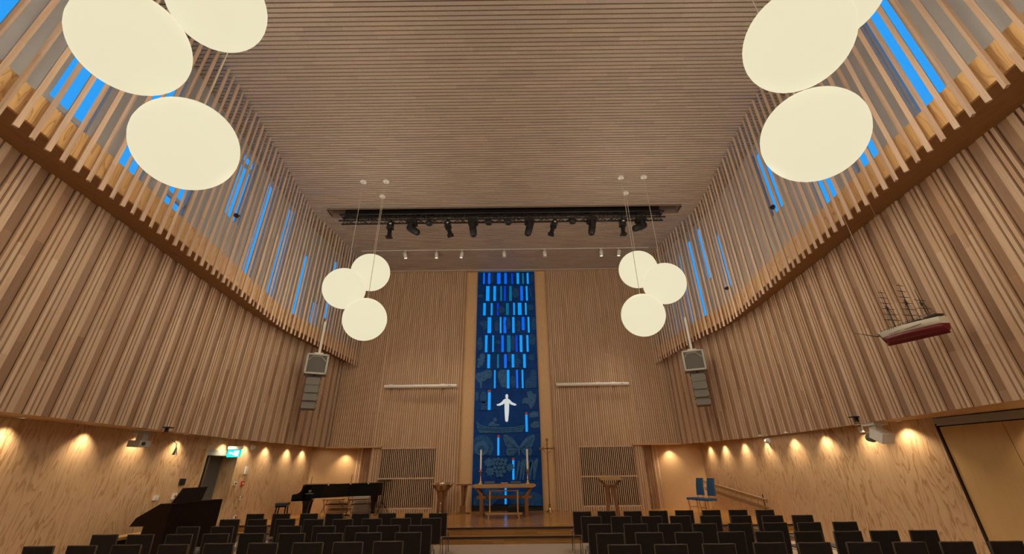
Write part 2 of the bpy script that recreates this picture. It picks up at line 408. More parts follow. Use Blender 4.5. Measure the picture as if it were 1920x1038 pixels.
# ---------------------------------------------------------------- batten screens with their ledge
def screen(side,T,TW,sgn):
    root=empty('batten_screen',(0,0,0),'tall %s-hand clerestory screen of upright timber battens above a plywood ledge'%side,'screen','clerestory batten screens')
    tab=arc_table(T,.6,YB-.06); L=tab[-1][0]
    n=int(L/.228); L2=n*.228; k=0
    for i in range(n+1):
        s=L-i*.228
        if s<0: break
        p=at_s(tab,s); q=at_s(tab,min(L,s+.05)); d=(q-p); d=d.normalized() if d.length>1e-5 else Vector((0,1,0))
        ang=atan2(d.y,d.x)+(radians(28) if (i%2) else radians(-22))
        b=MB(); R=Matrix.Rotation(ang,3,'Z'); R4=R.copy()
        z0,z1=6.0,CZ-.01
        c=[Vector((sx*.033,sy*.020,0)) for sx,sy in ((-1,-1),(1,-1),(1,1),(-1,1))]
        c=[R@v for v in c]
        b.hexa([Vector((v.x,v.y,z0)) for v in c],[Vector((v.x,v.y,z1)) for v in c],0,i+(0 if sgn<0 else 200))
        b.build('batten',M['batten'],root,loc=(p.x,p.y,0))
    # ledge: fascia, soffit, top
    ys=[-2+(YB-.02+2)*i/60 for i in range(61)]
    f=MB(); sf0=MB(); sf1=MB(); o1=sgn*.10
    for a,c in zip(ys,ys[1:]):
        xa,xc=interp(T,a)+o1,interp(T,c)+o1; e=sgn*.04
        f.hexa([(xa,a,6.25),(xc,c,6.25),(xc+e,c,6.25),(xa+e,a,6.25)],[(xa,a,6.72),(xc,c,6.72),(xc+e,c,6.72),(xa+e,a,6.72)])
        wa,wc=interp(TW,a)+sgn*.05,interp(TW,c)+sgn*.05
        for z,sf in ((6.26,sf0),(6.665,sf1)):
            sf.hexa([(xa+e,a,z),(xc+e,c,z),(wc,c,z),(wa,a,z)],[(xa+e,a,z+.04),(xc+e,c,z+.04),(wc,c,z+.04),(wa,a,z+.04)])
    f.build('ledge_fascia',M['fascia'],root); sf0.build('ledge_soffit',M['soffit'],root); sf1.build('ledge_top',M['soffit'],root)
screen('left',BL,SL,-1); screen('right',BR,SR,1)
# ---------------------------------------------------------------- ceiling
b=MB(); y=YR; uid=0; pitch=.1045
S0,S1=12.70,13.16       # lighting slot
SX0,SX1=-6.97,6.45
while y<YB:
    y1=y+.078
    xl,xr=interp(SL,y)-.1,interp(SR,y)+.1
    spans=[(xl,xr)]
    if y1>S0 and y<S1: spans=[(xl,SX0),(SX1,xr)]
    for a,c in spans:
        b.box(((a+c)/2,y+.039,CZ+.02),(c-a,.078,.04),uid=uid,vax=0); 
    uid+=1; y+=pitch
struct(b.build('ceiling',M['ceil']))
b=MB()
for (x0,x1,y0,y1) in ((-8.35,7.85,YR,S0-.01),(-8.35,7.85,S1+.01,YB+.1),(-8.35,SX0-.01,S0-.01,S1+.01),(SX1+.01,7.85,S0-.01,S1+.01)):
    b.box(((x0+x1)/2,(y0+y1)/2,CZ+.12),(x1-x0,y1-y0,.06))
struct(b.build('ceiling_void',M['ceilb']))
b=MB(); h=1.0
b.box(((SX0+SX1)/2,S0-.02,CZ+h/2),(SX1-SX0,.04,h)); b.box((-.35,S1+.02,CZ+h/2),(12.3,.04,h),m=1); b.box(((SX0-6.5)/2,S1+.02,CZ+h/2),(-6.5-SX0,.04,h)); b.box(((SX1+5.8)/2,S1+.02,CZ+h/2),(SX1-5.8,.04,h)); b.box(((SX0+SX1)/2,(S0+S1)/2,CZ+h),(SX1-SX0+.1,.6,.05),m=1)
b.box((SX0-.02,(S0+S1)/2,CZ+h/2),(.04,.5,h)); b.box((SX1+.02,(S0+S1)/2,CZ+h/2),(.04,.5,h))
struct(b.build('ceiling_slot',[plain('slot lining',(.27,.19,.14),.7),M['ceilb']]))
# ---------------------------------------------------------------- rear wall behind the camera
b=MB(); b.box((0,YR-.06,CZ/2),(21,.12,CZ+.3)); struct(b.build('wall_rear',M['slat_l']))
# ---------------------------------------------------------------- front wall
def frontslats(name,x0,x1,z0,z1,pitch,w,proud,y,uid0,holes=()):
    b=MB(); x=x0; uid=uid0
    b2=[]
    while x+w<=x1+1e-6:
        spans=[(z0,z1)]
        for hx0,hx1,hz0,hz1 in holes:
            if x+w>hx0 and x<hx1: spans=[(z0,hz0),(hz1,z1)]
        for a,c in spans:
            if c-a>.02: b.box((x+w/2,y-proud/2,(a+c)/2),(w,proud,c-a),uid=uid)
        uid+=1; x+=pitch
    return b
HL=(-5.47,-3.22,.45,2.66); HR=(2.66,4.93,.45,2.64)
b=frontslats('x',-5.78,-2.34,.34,CZ,.0925,.05,.05,YB-.06,1000,[HL])
def wall_with_hole(b,x0,x1,z0,z1,y0,y1,H,m):
    hx0,hx1,hz0,hz1=H
    for (a,c,d,e) in ((x0,hx0,z0,z1),(hx1,x1,z0,z1),(hx0,hx1,z0,hz0),(hx0,hx1,hz1,z1)):
        b.box(((a+c)/2,(y0+y1)/2,(d+e)/2),(c-a,y1-y0,e-d),m=m,uid=7)
wall_with_hole(b,-5.8,-2.32,.34,CZ,YB-.06,YB+.12,HL,1)
b.box((-2.30,YB+.0,5.55),(.035,.26,10.42),uid=3); b.box((-5.80,YB-.02,5.55),(.05,.14,10.42),uid=4)
struct(b.build('wall_front_left',[M['fslat'],M['fback']]))
b=frontslats('x',1.745,5.2,.34,CZ,.0925,.05,.05,YB-.06,2000,[HR])
wall_with_hole(b,1.72,5.2,.34,CZ,YB-.06,YB+.12,HR,1)
b.box((1.70,YB+.0,5.55),(.035,.26,10.42),uid=3); b.box((5.20,YB-.02,5.55),(.05,.14,10.42),uid=4)
struct(b.build('wall_front_right',[M['fslat'],M['fback']]))
# corner facets (upper only, above the niches)
for nm,x0,x1 in (('wall_front_left_corner',-7.62,-5.84),('wall_front_right_corner',5.25,6.8)):
    b=frontslats('x',x0,x1,2.67,CZ,.0905,.045,.06,YB-.02,3000 if x0<0 else 3100)
    xa,xb=(x0-.35,x1) if x0<0 else (x0,x1+.3)
    b.box(((xa+xb)/2,YB+.02,(2.69+CZ)/2),(xb-xa,.08,CZ-2.69),m=1,uid=9)
    struct(b.build(nm,[M['fslat'],M['fback2']]))
# plywood reveals either side of the artwork, and over it
b=MB()
b.box((-2.0,YB+.13,5.55),(.64,.06,10.42)); b.box((1.41,YB+.13,5.55),(.62,.06,10.42))
b.box((-.3,YB+.02,CZ+.03),(4.1,.25,.04))
struct(b.build('wall_front_reveal',M['ply2'] if 'ply2' in M else M['plyn']))
# niches below the corner facets
def niche(name,sgn,xc,yc,xb,yb,xe,ye,zt):
    b=MB()
    def wall(p,q,m=0,th=.1):
        (x0,y0),(x1,y1)=p,q
        b.hexa([(x0,y0,.34),(x1,y1,.34),(x1,y1+th,.34),(x0,y0+th,.34)],[(x0,y0,zt),(x1,y1,zt),(x1,y1+th,zt),(x0,y0+th,zt)],m)
    wall((xc,yc),(xb,yb))
    struct(b.build(name,M['plyn']))
    # slatted return between niche and front wall
    b=MB(); n=9
    for i in range(n):
        t=(i+.5)/n; x=xb+(xe-xb)*t; y=yb+(ye-yb)*t; ang=atan2(ye-yb,xe-xb); l=hypot(xe-xb,ye-yb)/n
        w=l*(.5 if i%2 else .8)
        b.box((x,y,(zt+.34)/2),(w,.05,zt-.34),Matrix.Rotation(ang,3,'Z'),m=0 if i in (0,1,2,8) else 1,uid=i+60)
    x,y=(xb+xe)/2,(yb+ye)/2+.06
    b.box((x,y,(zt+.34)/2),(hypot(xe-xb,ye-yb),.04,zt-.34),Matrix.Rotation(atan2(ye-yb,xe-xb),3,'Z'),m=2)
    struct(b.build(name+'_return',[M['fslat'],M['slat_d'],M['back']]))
    b=MB(); xs=[xc,xb,xe]
    b.hexa([(min(xc,xe)-.4,17.9,zt),(max(xc,xe)+.4,17.9,zt),(max(xc,xe)+.4,19.3,zt),(min(xc,xe)-.4,19.3,zt)],[(min(xc,xe)-.4,17.9,zt+.05),(max(xc,xe)+.4,17.9,zt+.05),(max(xc,xe)+.4,19.3,zt+.05),(min(xc,xe)-.4,19.3,zt+.05)])
    struct(b.build(name+'_soffit',M['soffit2']))
niche('wall_niche_left',-1,-8.3,17.9,-6.66,18.75,-5.84,18.2,2.67)
niche('wall_niche_right',1,7.7,17.9,6.05,18.7,5.26,18.2,2.65)
# ceiling bits
b=MB(); b.box((-.3,YB-.2,CZ-.01),(12.6,.03,.03)); struct(b.build('trim_4',M['cream']))
# ---------------------------------------------------------------- ventilation grilles
for side,H in (('left',HL),('right',HR)):
    x0,x1,z0,z1=H
    root=empty('ventilation_grille',((x0+x1)/2,YB,z0),'dark slotted ventilation grille low in the %s slatted front wall'%side,'grille','grilles in the front wall')
    root_inv=Vector(root.location)
    b=MB(); n=29; w=(x1-x0)/n
    for i in range(n):
        xx=x0+w*(i+.2)
        b.box((xx+w*.2-root_inv.x,-.065,(z1-z0)/2),(w*.42,.035,z1-z0),uid=i+40)
    for zz in (0.02,(z1-z0)*.485,z1-z0-.02): b.box((0,-.06,zz),(x1-x0,.07,.05),uid=3)
    b.build('slats',M['fslat'],root)
    b=MB(); b.box((0,.1,(z1-z0)/2),(x1-x0,.02,z1-z0)); b.build('backing',M['plinth'],root)
# ---------------------------------------------------------------- left door (recessed), right sliding doors
b=MB(); x=-8.57
xo=x-.38
b.box((xo-.02,12.87,1.12),(.06,1.34,2.24)); do=struct(b.build('door_1',M['doorg']))
b=MB(); b.box((xo+.05,12.86,1.12),(.03,.07,2.2)); b.box((xo+.06,12.55,1.0),(.03,.03,.5)); b.build('door_handle',M['steel'],do)
b=MB(); b.box((xo+.035,12.5,1.2),(.012,.45,1.75)); b.build('glazing',plain('dark door glazing',(.09,.09,.09),.15),do)
b=MB(); b.box((x-.16,13.58,1.19),(.44,.10,2.38)); b.box((x-.16,12.16,1.19),(.44,.10,2.38))
struct(b.build('trim_5',M['ply']))
b=MB(); b.box((x-.16,12.87,2.31),(.42,1.34,.14)); struct(b.build('trim_6',M['doorh']))
def dx(y): return interp(WR,y)+.02
yy=[8.56,7.58,6.6,5.62,4.64,3.66,2.68,1.6]
for i,(a,c) in enumerate(zip(yy,yy[1:])):
    b=MB(); xa,xc=dx(a),dx(c)
    b.hexa([(xa,a-.006,0.01),(xa+.06,a-.006,.01),(xc+.06,c+.006,.01),(xc,c+.006,.01)],[(xa,a-.006,2.44),(xa+.06,a-.006,2.44),(xc+.06,c+.006,2.44),(xc,c+.006,2.44)])
    struct(b.build('door_%d'%(i+2),M['door']))
b=MB(); xa,xc=dx(8.6),dx(1.5)
b.hexa([(xa-.02,8.6,2.46),(xa+.1,8.6,2.46),(xc+.1,1.5,2.46),(xc-.02,1.5,2.46)],[(xa-.02,8.6,2.6),(xa+.1,8.6,2.6),(xc+.1,1.5,2.6),(xc-.02,1.5,2.6)])
struct(b.build('trim_7',M['doorh']))
b=MB(); b.box((dx(8.6)+.03,8.585,1.25),(.1,.04,2.5)); b.hexa([(dx(8.6)+.1,8.6,0),(dx(1.5)+.1,1.5,0),(dx(1.5)+.14,1.5,0),(dx(8.6)+.14,8.6,0)],[(dx(8.6)+.1,8.6,2.75),(dx(1.5)+.1,1.5,2.75),(dx(1.5)+.14,1.5,2.75),(dx(8.6)+.14,8.6,2.75)]); struct(b.build('trim_8',M['nosing']))
# ---------------------------------------------------------------- artwork
PA=lambda x,y: at(860+x/4.326,500+y/4.326,Y=YB)
PB=lambda x,y: at(860+x/3.845,720+y/3.845,Y=YB)
art=empty('altar_artwork',(-.295,YB,.34),'tall deep blue glass relief panel with glowing light-blue strips behind the altar','artwork')
A0=Vector(art.location)
def artb(b,name,mat):
    b.v=[tuple(Vector(p)-A0) for p in b.v]; return b.build(name,mat,art)
AX0,AX1=-1.695,1.112
# seams between tile rows (z values)
zs=[PA(400,37).z]+[PA(400,y).z for y in (143,283,398,543,695,825,988)]+[PB(350,y).z for y in (188,350,520,695)]+[.56]
zs=[min(z,CZ-.02) for z in zs]
STR=[[(198,212,45,138,0),(238,258,45,138,0),(312,340,45,138,0),(370,390,45,138,0),(428,440,48,138,3),(470,490,45,138,1),(515,528,48,138,2),(552,568,45,138,1)],
[(222,250,152,276,1),(281,303,152,276,1),(337,351,152,276,2),(368,382,152,276,3),(410,430,152,276,2),(500,521,152,274,0),(545,560,152,274,1)],
[(198,220,290,393,1),(260,275,290,393,1),(311,325,290,393,3),(384,406,290,390,2),(442,456,288,390,1),(480,510,288,390,1),(538,552,288,388,4)],
[(234,264,405,537,1),(333,347,404,537,4),(364,386,404,537,0),(434,454,403,535,1),(512,535,402,512,0),(560,575,402,533,4)],
[(213,234,552,692,1),(272,286,552,690,1),(346,366,552,690,0),(393,420,552,690,2),(463,477,552,690,3),(495,517,551,690,1),(550,567,550,688,1)],
[(232,255,706,822,1),(312,326,706,820,2),(369,390,706,820,0),(430,451,705,815,1),(523,545,704,818,1)],
[(286,300,834,984,1),(390,412,833,985,1),(467,481,832,983,0),(511,526,832,983,1)]]
STB=[(210,231,45,185),(481,498,205,342),(278,294,370,513),(386,402,533,688),(331,346,738,870)]
rows=[]
for r in STR:
    rows.append([(PA(a,(c+d)/2).x,PA(b_,(c+d)/2).x,PA(a,d).z,PA(a,c).z,k) for a,b_,c,d,k in r])
for a,b_,c,d in STB: rows.append([(PB(a,(c+d)/2).x,PB(b_,(c+d)/2).x,PB(a,d).z,PB(a,c).z,1)])
for i in range(len(zs)-1):
    z1,z0=zs[i]-.004,zs[i+1]+.004; r=rows[i] if i<len(rows) else []
    b=MB(); xs=sorted(set([AX0,AX1]+[v for q in r for v in q[:2]]))
    for a,c in zip(xs,xs[1:]):
        hole=[q for q in r if a>=q[0]-1e-6 and c<=q[1]+1e-6]
        if hole:
            q=hole[0]; segs=[(z0,max(z0,q[2])),(min(z1,q[3]),z1)]
        else: segs=[(z0,z1)]
        for s0,s1 in segs:
            if s1-s0>.004: b.box(((a+c)/2,YB+.03,(s0+s1)/2),(c-a,.06,s1-s0))
    artb(b,'relief_tile',M['panel'])
    b=MB(); b.box(((AX0+AX1)/2,YB+.045,zs[i+1]),(AX1-AX0,.02,.02)); artb(b,'seam_bar',M['plinth'])
for i,r in enumerate(rows):
    for j,q in enumerate(r):
        b=MB(); b.box(((q[0]+q[1])/2,YB+.04,(q[2]+q[3])/2),(q[1]-q[0]-.004,.012,q[3]-q[2]-.004))
        artb(b,'glass_strip',M[TINT[q[4]][0]])
        if i>=8 and i<11 or i==7:
            b=MB(); b.box(((q[0]+q[1])/2,YB+.015,q[3]-.03),(q[1]-q[0]-.004,.05,.09)); artb(b,'red_cap',M['red'])
b=MB(); b.box(((AX0+AX1)/2,YB+.07,.45),(AX1-AX0,.06,.22)); artb(b,'plinth',M['plinth'])
def rel(name,polys,P=PB,mat='relief',th=.03):
    b=MB()
    for pl in polys:
        pts=[P(x,y) for x,y in pl]; pts=[Vector((min(max(p.x,AX0+.01),AX1-.01),YB-.0,p.z)) for p in pts]
        b.prism(pts,(0,-th,0))
    return artb(b,name,M[mat])
def ell(cx,cy,rx,ry,n=20,a0=0,a1=360): return [(cx+rx*cos(radians(a0+(a1-a0)*i/n)),cy+ry*sin(radians(a0+(a1-a0)*i/n))) for i in range(n+(0 if a1-a0>=360 else 1))]
# figure with outspread arms
fig=[(342,73),(352,73),(357,82),(356,97),(352,103),(368,112),(385,130),(405,140),(415,143),(414,153),(400,153),(378,147),(364,136),(363,186),(360,225),(356,262),(352,270),(340,270),(336,262),(333,225),(331,186),(330,136),(318,146),(296,155),(276,154),(274,145),(292,141),(309,130),(324,112),(343,103),(338,97),(337,82)]
b=MB(); b.prism([Vector((PB(x,y).x,YB-.001,PB(x,y).z)) for x,y in fig],(0,-.05,0)); artb(b,'standing_figure',M['figure'])
rel('boat_relief',[[(128,262),(150,290),(200,305),(300,312),(400,308),(476,292),(470,318),(455,345),(300,350),(150,350),(135,320)]])
rel('boat_plank',[[(135,290),(200,312),(300,320),(400,316),(474,300),(472,306),(400,322),(300,327),(200,320),(138,300)],[(142,312),(200,326),(300,333),(400,330),(465,318),(463,323),(400,336),(300,340),(200,333),(146,322)]],mat='relief2',th=.05)
rel('rower_relief',[[(212,300),(218,282),(240,268),(255,268),(262,285),(292,288),(296,296),(270,304)],ell(262,255,13,15)])
def bfly(sx):
    f=lambda x:435+sx*(x)
    return [[(f(4),462),(f(12),430),(f(50),385),(f(95),362),(f(112),366),(f(114),395),(f(98),440),(f(85),455),(f(50),452)],[(f(4),468),(f(50),456),(f(88),460),(f(95),485),(f(85),512),(f(50),516),(f(22),495)]]
rel('butterfly_relief',bfly(1)+bfly(-1)+[ell(435,478,6,38)])
rel('butterfly_vein',[[(435+s*x,y) for x,y in pl] for s in (1,-1) for pl in ([(8,460),(100,385),(103,390),(12,463)],[(10,463),(98,412),(99,418),(12,466)],[(10,470),(82,480),(82,485),(10,474)],[(8,473),(68,508),(62,512),(8,478)])],mat='relief2',th=.05)
rel('shell_relief',[ell(170,455,82,90,28,150,400)],mat='relief2'); rel('shell_whorl',[ell(165,462,52,52)],th=.05); rel('shell_centre',[ell(163,466,26,26)],mat='relief2',th=.07)
gr=[(258,545),(285,540),(312,545),(340,548),(250,572),(278,570),(305,572),(333,575),(262,600),(292,600),(320,602),(275,628),(303,630),(328,628),(282,655),(308,655)]
rel('grapes_relief',[ell(x,y,14,15,12) for x,y in gr],th=.06)
def leaf(cx,cy,s,fl=1): return [(cx+fl*s*x,cy+s*y) for x,y in ((0,-1),(.35,-.65),(.8,-.75),(.7,-.3),(1,.1),(.6,.25),(.55,.75),(.15,.6),(-.1,1),(-.35,.55),(-.8,.6),(-.6,.15),(-1,-.1),(-.6,-.35),(-.5,-.8),(-.15,-.6))]
for q in (leaf(215,565,38),leaf(228,630,38,-1),leaf(370,600,34)): rel('vine_leaf_relief',[q])
rel('wheat_relief',[[(410+i*24+dx_,690),(418+i*24+dx_,690),(445+i*22+dx_*2,560-8*(i%3)),(432+i*22+dx_*2,545-8*(i%3)),(424+i*22,570)] for i,dx_ in ((0,0),(1,4),(2,0),(3,8),(4,2),(5,10))],mat='relief')
rel('heron_relief',[[(455,115),(475,95),(500,100),(490,60),(520,45),(540,70),(562,68),(555,110),(545,150),(520,180),(505,150),(480,135),(460,140)]])
rel('face_relief',[ell(180,95,26,42),ell(130,88,18,34),[(165,125),(205,125),(210,185),(160,185)]],mat='relief2')
rel('fish_relief',[[(505,215),(540,195),(572,200),(575,232),(540,242),(510,240)],[(515,290),(545,265),(578,270),(580,310),(545,318),(520,308)]])
rel('landscape_relief',[[(105,820),(160,790),(210,740),(260,730),(330,790),(250,860),(240,875),(105,875)],[(420,760),(470,780),(540,775),(600,800),(603,875),(380,875),(370,800)]],mat='relief2')
rel('bison_relief',[[(138,885),(150,862),(200,850),(225,832),(265,835),(272,870),(262,905),(235,905),(215,925),(192,930),(188,985),(176,985),(172,945),(150,920),(138,905)]],PA)
rel('jar_relief',[[(320,850),(345,835),(385,835),(387,980),(352,975),(328,930),(318,890)]],PA); 
rel('deer_relief',[[(585,845),(615,835),(632,860),(630,980),(540,985),(535,930),(560,900),(580,895)],ell(440,930,22,48)],PA,'relief2')
rel('fern_relief',[[(148,815),(160,770),(150,745),(170,738),(172,712),(190,700),(208,705),(216,730),(205,748),(213,765),(196,778),(200,795),(178,805),(165,820)]],PA)
rel('child_relief',[ell(468,722,14,16),[(455,740),(485,740),(515,775),(505,785),(490,775),(488,820),(455,820)]],PA,'relief2')
for q in (ell(172,625,24,52),[(295,615),(320,590),(338,600),(338,630),(315,625)],ell(595,590,30,45),ell(590,735,25,25),ell(440,620,18,60),[(400,700),(425,700),(425,765),(400,765)]): rel('leaf_relief',[q],PA,'relief2')
for q in ([(165,460),(200,435),(232,440),(228,500),(205,520),(190,480)],ell(310,480,18,50),ell(485,480,18,48),ell(610,465,22,50),ell(400,460,20,50)): rel('leaf_relief',[q],PA,'relief2')
for q in (ell(460,215,30,38),[(565,185),(580,170),(592,235),(585,245)],ell(180,238,25,12),ell(580,330,26,22),ell(345,350,30,26),ell(270,90,14,38),ell(595,90,12,34)): rel('bird_relief',[q],PA,'relief2')
# ---------------------------------------------------------------- projection screens
for lab,p,q in (('left',(720.6,723),(856.2,724)),('right',(1043.3,721),(1179,717))):
    P,Q=at(*p,Y=17.8),at(*q,Y=17.8); z=5.10; c=((P.x+Q.x)/2,17.85,z)
    r=empty('projection_screen',c,'long white rolled-up projector screen casing on the %s front wall'%lab,'projector screen','rolled-up screens')
    L=Q.x-P.x; b=MB(); b.loft([[(x,.075*cos(a),.075*sin(a)) for a in [2*pi*j/10 for j in range(10)]] for x in (-L/2,L/2)]); b.build('casing',M['white'],r)
    b=MB(); b.box((-L*.42 if lab=='left' else L*.08,.1,.09),(.14,.12,.04)); b.box((L*.3,.1,.09),(.14,.12,.04)); b.box((-L*.3,.14,0),(.05,.12,.05)); b.build('bracket',M['white'],r)
    b=MB(); b.box((L*.4,-.072,.0),(.1,.01,.02)); b.build('switch_plate',M['greyp'],r)
# ---------------------------------------------------------------- globes
LIGHTS=[]
def globe(c,label,canopy,grp,shade=1.0):
    r=empty('globe_pendant',c,label,'pendant lamp',grp)
    b=MB(); R=.613; n=40; prof=[(max(1e-5,R*sin(pi*i/28)),-R*cos(pi*i/28)) for i in range(29)]
    b.lathe(prof,n=n); b.build('globe_shade',M['globe'],r)
    dz=CZ-c[2]
    b=MB(); b.tube([(0,0,R-.01),(canopy[0]-c[0],canopy[1]-c[1],dz)],.008,6); b.build('cable',M['rope'],r)
    b=MB(); b.lathe([(.03,R-.02),(.045,R+.005),(.02,R+.05),(.012,R+.1)],n=12); b.build('holder',M['cream'],r)
    b=MB(); b.lathe([(.1,-.045),(.11,-.03),(.11,.0)],c=(canopy[0]-c[0],canopy[1]-c[1],dz),n=20); b.build('canopy',M['white'],r)
    LIGHTS.append(c)
GL=[((-5.03,11.05,6.73),'opal globe lamp, leftmost of the far left cluster of three',(-5.05,11.06),'globes far left'),
((-4.25,11.0,5.73),'opal globe lamp hanging lowest in the far left cluster',(-4.27,11.05),'globes far left'),
((-4.63,11.86,7.66),'opal globe lamp hanging highest in the far left cluster',(-4.64,11.88),'globes far left'),
((4.52,10.93,6.71),'opal globe lamp, rightmost of the far right cluster of three',(4.54,10.99),'globes far right'),
((3.75,10.96,5.74),'opal globe lamp hanging lowest in the far right cluster',(3.76,11.0),'globes far right'),
((4.13,11.86,7.65),'opal globe lamp hanging highest in the far right cluster',(4.14,11.86),'globes far right'),
((-4.48,4.24,5.87),'large opal globe lamp hanging lowest at near left, fully in view',(-4.48,4.24),'globes near left'),
((-4.87,3.39,6.78),'large opal globe lamp, outermost left, above the lowest near left globe',(-4.87,3.39),'globes near left'),
((-4.185,3.53,7.85),'large opal globe lamp cut by the top edge, beside the ceiling at near left',(-4.185,3.53),'globes near left'),
((4.11,4.15,5.81),'large opal globe lamp hanging lowest at near right, fully in view',(4.11,4.15),'globes near right'),
((3.72,3.42,6.72),'large opal globe lamp above the lowest near right globe',(3.72,3.42),'globes near right'),
((4.5,3.42,7.70),'large opal globe lamp mostly hidden behind another at the top right',(4.5,3.42),'globes near right')]
for g in GL: globe(*g)
for sx,lab in ((-1,'left'),(1,'right')):  # unseen clusters behind the camera, added to fill the room with light
    for (x,y,z,w_) in ((4.2,-3.2,5.8,'lowest'),(4.7,-4.1,6.7,'middle'),(4.05,-4.0,7.85,'highest')):
        x=x*sx-.2; globe((x,y,z),'added opal globe lamp, unseen at the rear, %s of three on the %s'%(w_,lab),(x,y),'added unseen globes at the rear %s'%lab)
# ---------------------------------------------------------------- truss and stage lights
tz0,tz1=at(650,414,Y=12.8).z,at(640,396,Y=12.95).z
TX0,TX1=-6.5,5.8
def chord(x,k): 
    return [(x,12.78,tz0),(x,13.06,tz0+.03),(x,12.78,tz0+.27),(x,13.06,tz0+.3)][k]
r=empty('lighting_truss',(0,12.92,tz0),'long black lighting truss hung in the ceiling slot','truss')
O=Vector(r.location)
for k in range(4):
    b=MB(); b.tube([Vector(chord(TX0,k))-O,Vector(chord(TX1,k))-O],.032,8); b.build('chord',M['black'],r)
b=MB(); n=46
for i in range(n):
    x0=TX0+(TX1-TX0)*i/n; x1=TX0+(TX1-TX0)*(i+1)/n
    for (k0,k1) in ((0,2),(1,3),(0,1),(2,3)):
        a,c=(k0,k1) if i%2 else (k1,k0)
        b.tube([Vector(chord(x0,a))-O,Vector(chord(x1,c))-O],.015,5,cap=False)
b.build('lattice',M['black'],r)
b=MB()
for x in (-5.6,-2,1.6,5.2):
    b.tube([(x,0,.3),(x,0,CZ-tz0+.9)],.012,6); b.box((x,0,.33),(.12,.2,.08))
b.box((0-.3,.02,.42),(10.5,.12,.1)); b.build('hanger',M['black'],r)
def profile_light(px,lab):
    p=at(px,418,Y=12.78); x=p.x; z=tz0-.02
    r=empty('profile_spotlight',(x,12.78,z),lab,'stage light','profile spotlights on the truss'); return r
def fill_profile(r,tilt,tx=0):
    R=Matrix.Rotation(tx,3,'Y')@Matrix.Rotation(tilt,3,'X')
    b=MB(); b.tube([(0,0,-.02),(0,0,-.1)],.02,8); b.box((0,0,.0),(.06,.07,.07)); b.box((0,0,-.12),(.24,.05,.02)); b.box((.12,0,-.2),(.015,.05,.2)); b.box((-.12,0,-.2),(.015,.05,.2)); b.build('yoke',M['black'],r)
    b=MB(); c=Vector((0,0,-.22))
    b.lathe([(.06,.16),(.095,.13),(.1,.0),(.085,-.06),(.08,-.1)],c=c,n=14,rot=R)
    b.box(c+R@Vector((0,0,-.12)),(.24,.2,.06),R); b.build('housing',M['black'],r)
    b=MB(); b.lathe([(.075,-.14),(.075,-.42),(.1,-.44),(.1,-.50)],c=c,n=14,rot=R); b.box(c+R@Vector((0,0,-.5)),(.23,.21,.02),R); b.build('lens_tube',M['black'],r)
    b=MB(); b.box(c+R@Vector((.02,-.1,.03)),(.07,.02,.05),R); b.build('label_plate',M['cream'],r)
def fill_moving(r,ang,tw=.0):
    b=MB(); b.box((0,0,-.1),(.36,.3,.16)); b.box((0,0,-.01),(.2,.08,.04)); b.build('base',M['black'],r,bevel=.02)
    R=Matrix.Rotation(ang,3,'Y'); b=MB()
    b.box((0,0,-.21),(.3,.2,.06)); b.box((0,-.14,-.33),(.12,.05,.26)); b.box((0,.14,-.33),(.12,.05,.26)); b.build('yoke',M['black'],r,bevel=.01)
    b=MB(); c=Vector((0,0,-.38)); prof=[(.09,.18),(.125,.12),(.135,0),(.13,-.15),(.12,-.3),(.09,-.34)]
    b.lathe(prof,c=c,n=16,rot=R); b.build('head',M['black'],r)
    b=MB(); b.lathe([(.085,-.342),(.08,-.35)],c=c,n=16,rot=R); b.build('lens',M['black'],r)
def fill_small(r):
    b=MB(); b.box((0,0,-.02),(.06,.07,.1)); b.box((0,0,-.08),(.26,.04,.03)); b.build('bracket',M['black'],r)
    b=MB(); b.lathe([(.1,-.06),(.13,-.1),(.12,-.2),(.08,-.22)],n=12); b.build('housing',M['black'],r)
nth=['first','second','third','fourth','fifth','sixth']
for i,(px,tl,tx) in enumerate([(732.7,.05,0),(839.5,-.05,-.28),(1039,0,.3),(1167,.05,.03)]):
    fill_profile(profile_light(px,'black profile spotlight on the truss, %s of four counted from left'%nth[i]),tl,tx)
for i,(px,a) in enumerate([(773,-.95),(887,-.12),(992.4,.25),(1109.7,.2),(1202,1.2)]):
    p=at(px,418,Y=12.78); rr=empty('moving_head_light',(p.x,12.78,tz0-.02),'bulky black moving-head stage light, %s of five from the left'%nth[i],'stage light','moving heads on the truss'); fill_moving(rr,a)
for i,px in enumerate([804.8,916.5,953,1073.7]):
    p=at(px,418,Y=12.78); rr=empty('small_floodlight',(p.x,12.78,tz0-.02),'small black floodlight under the truss, %s of four from the left'%nth[i],'stage light','small lights on the truss'); fill_small(rr)
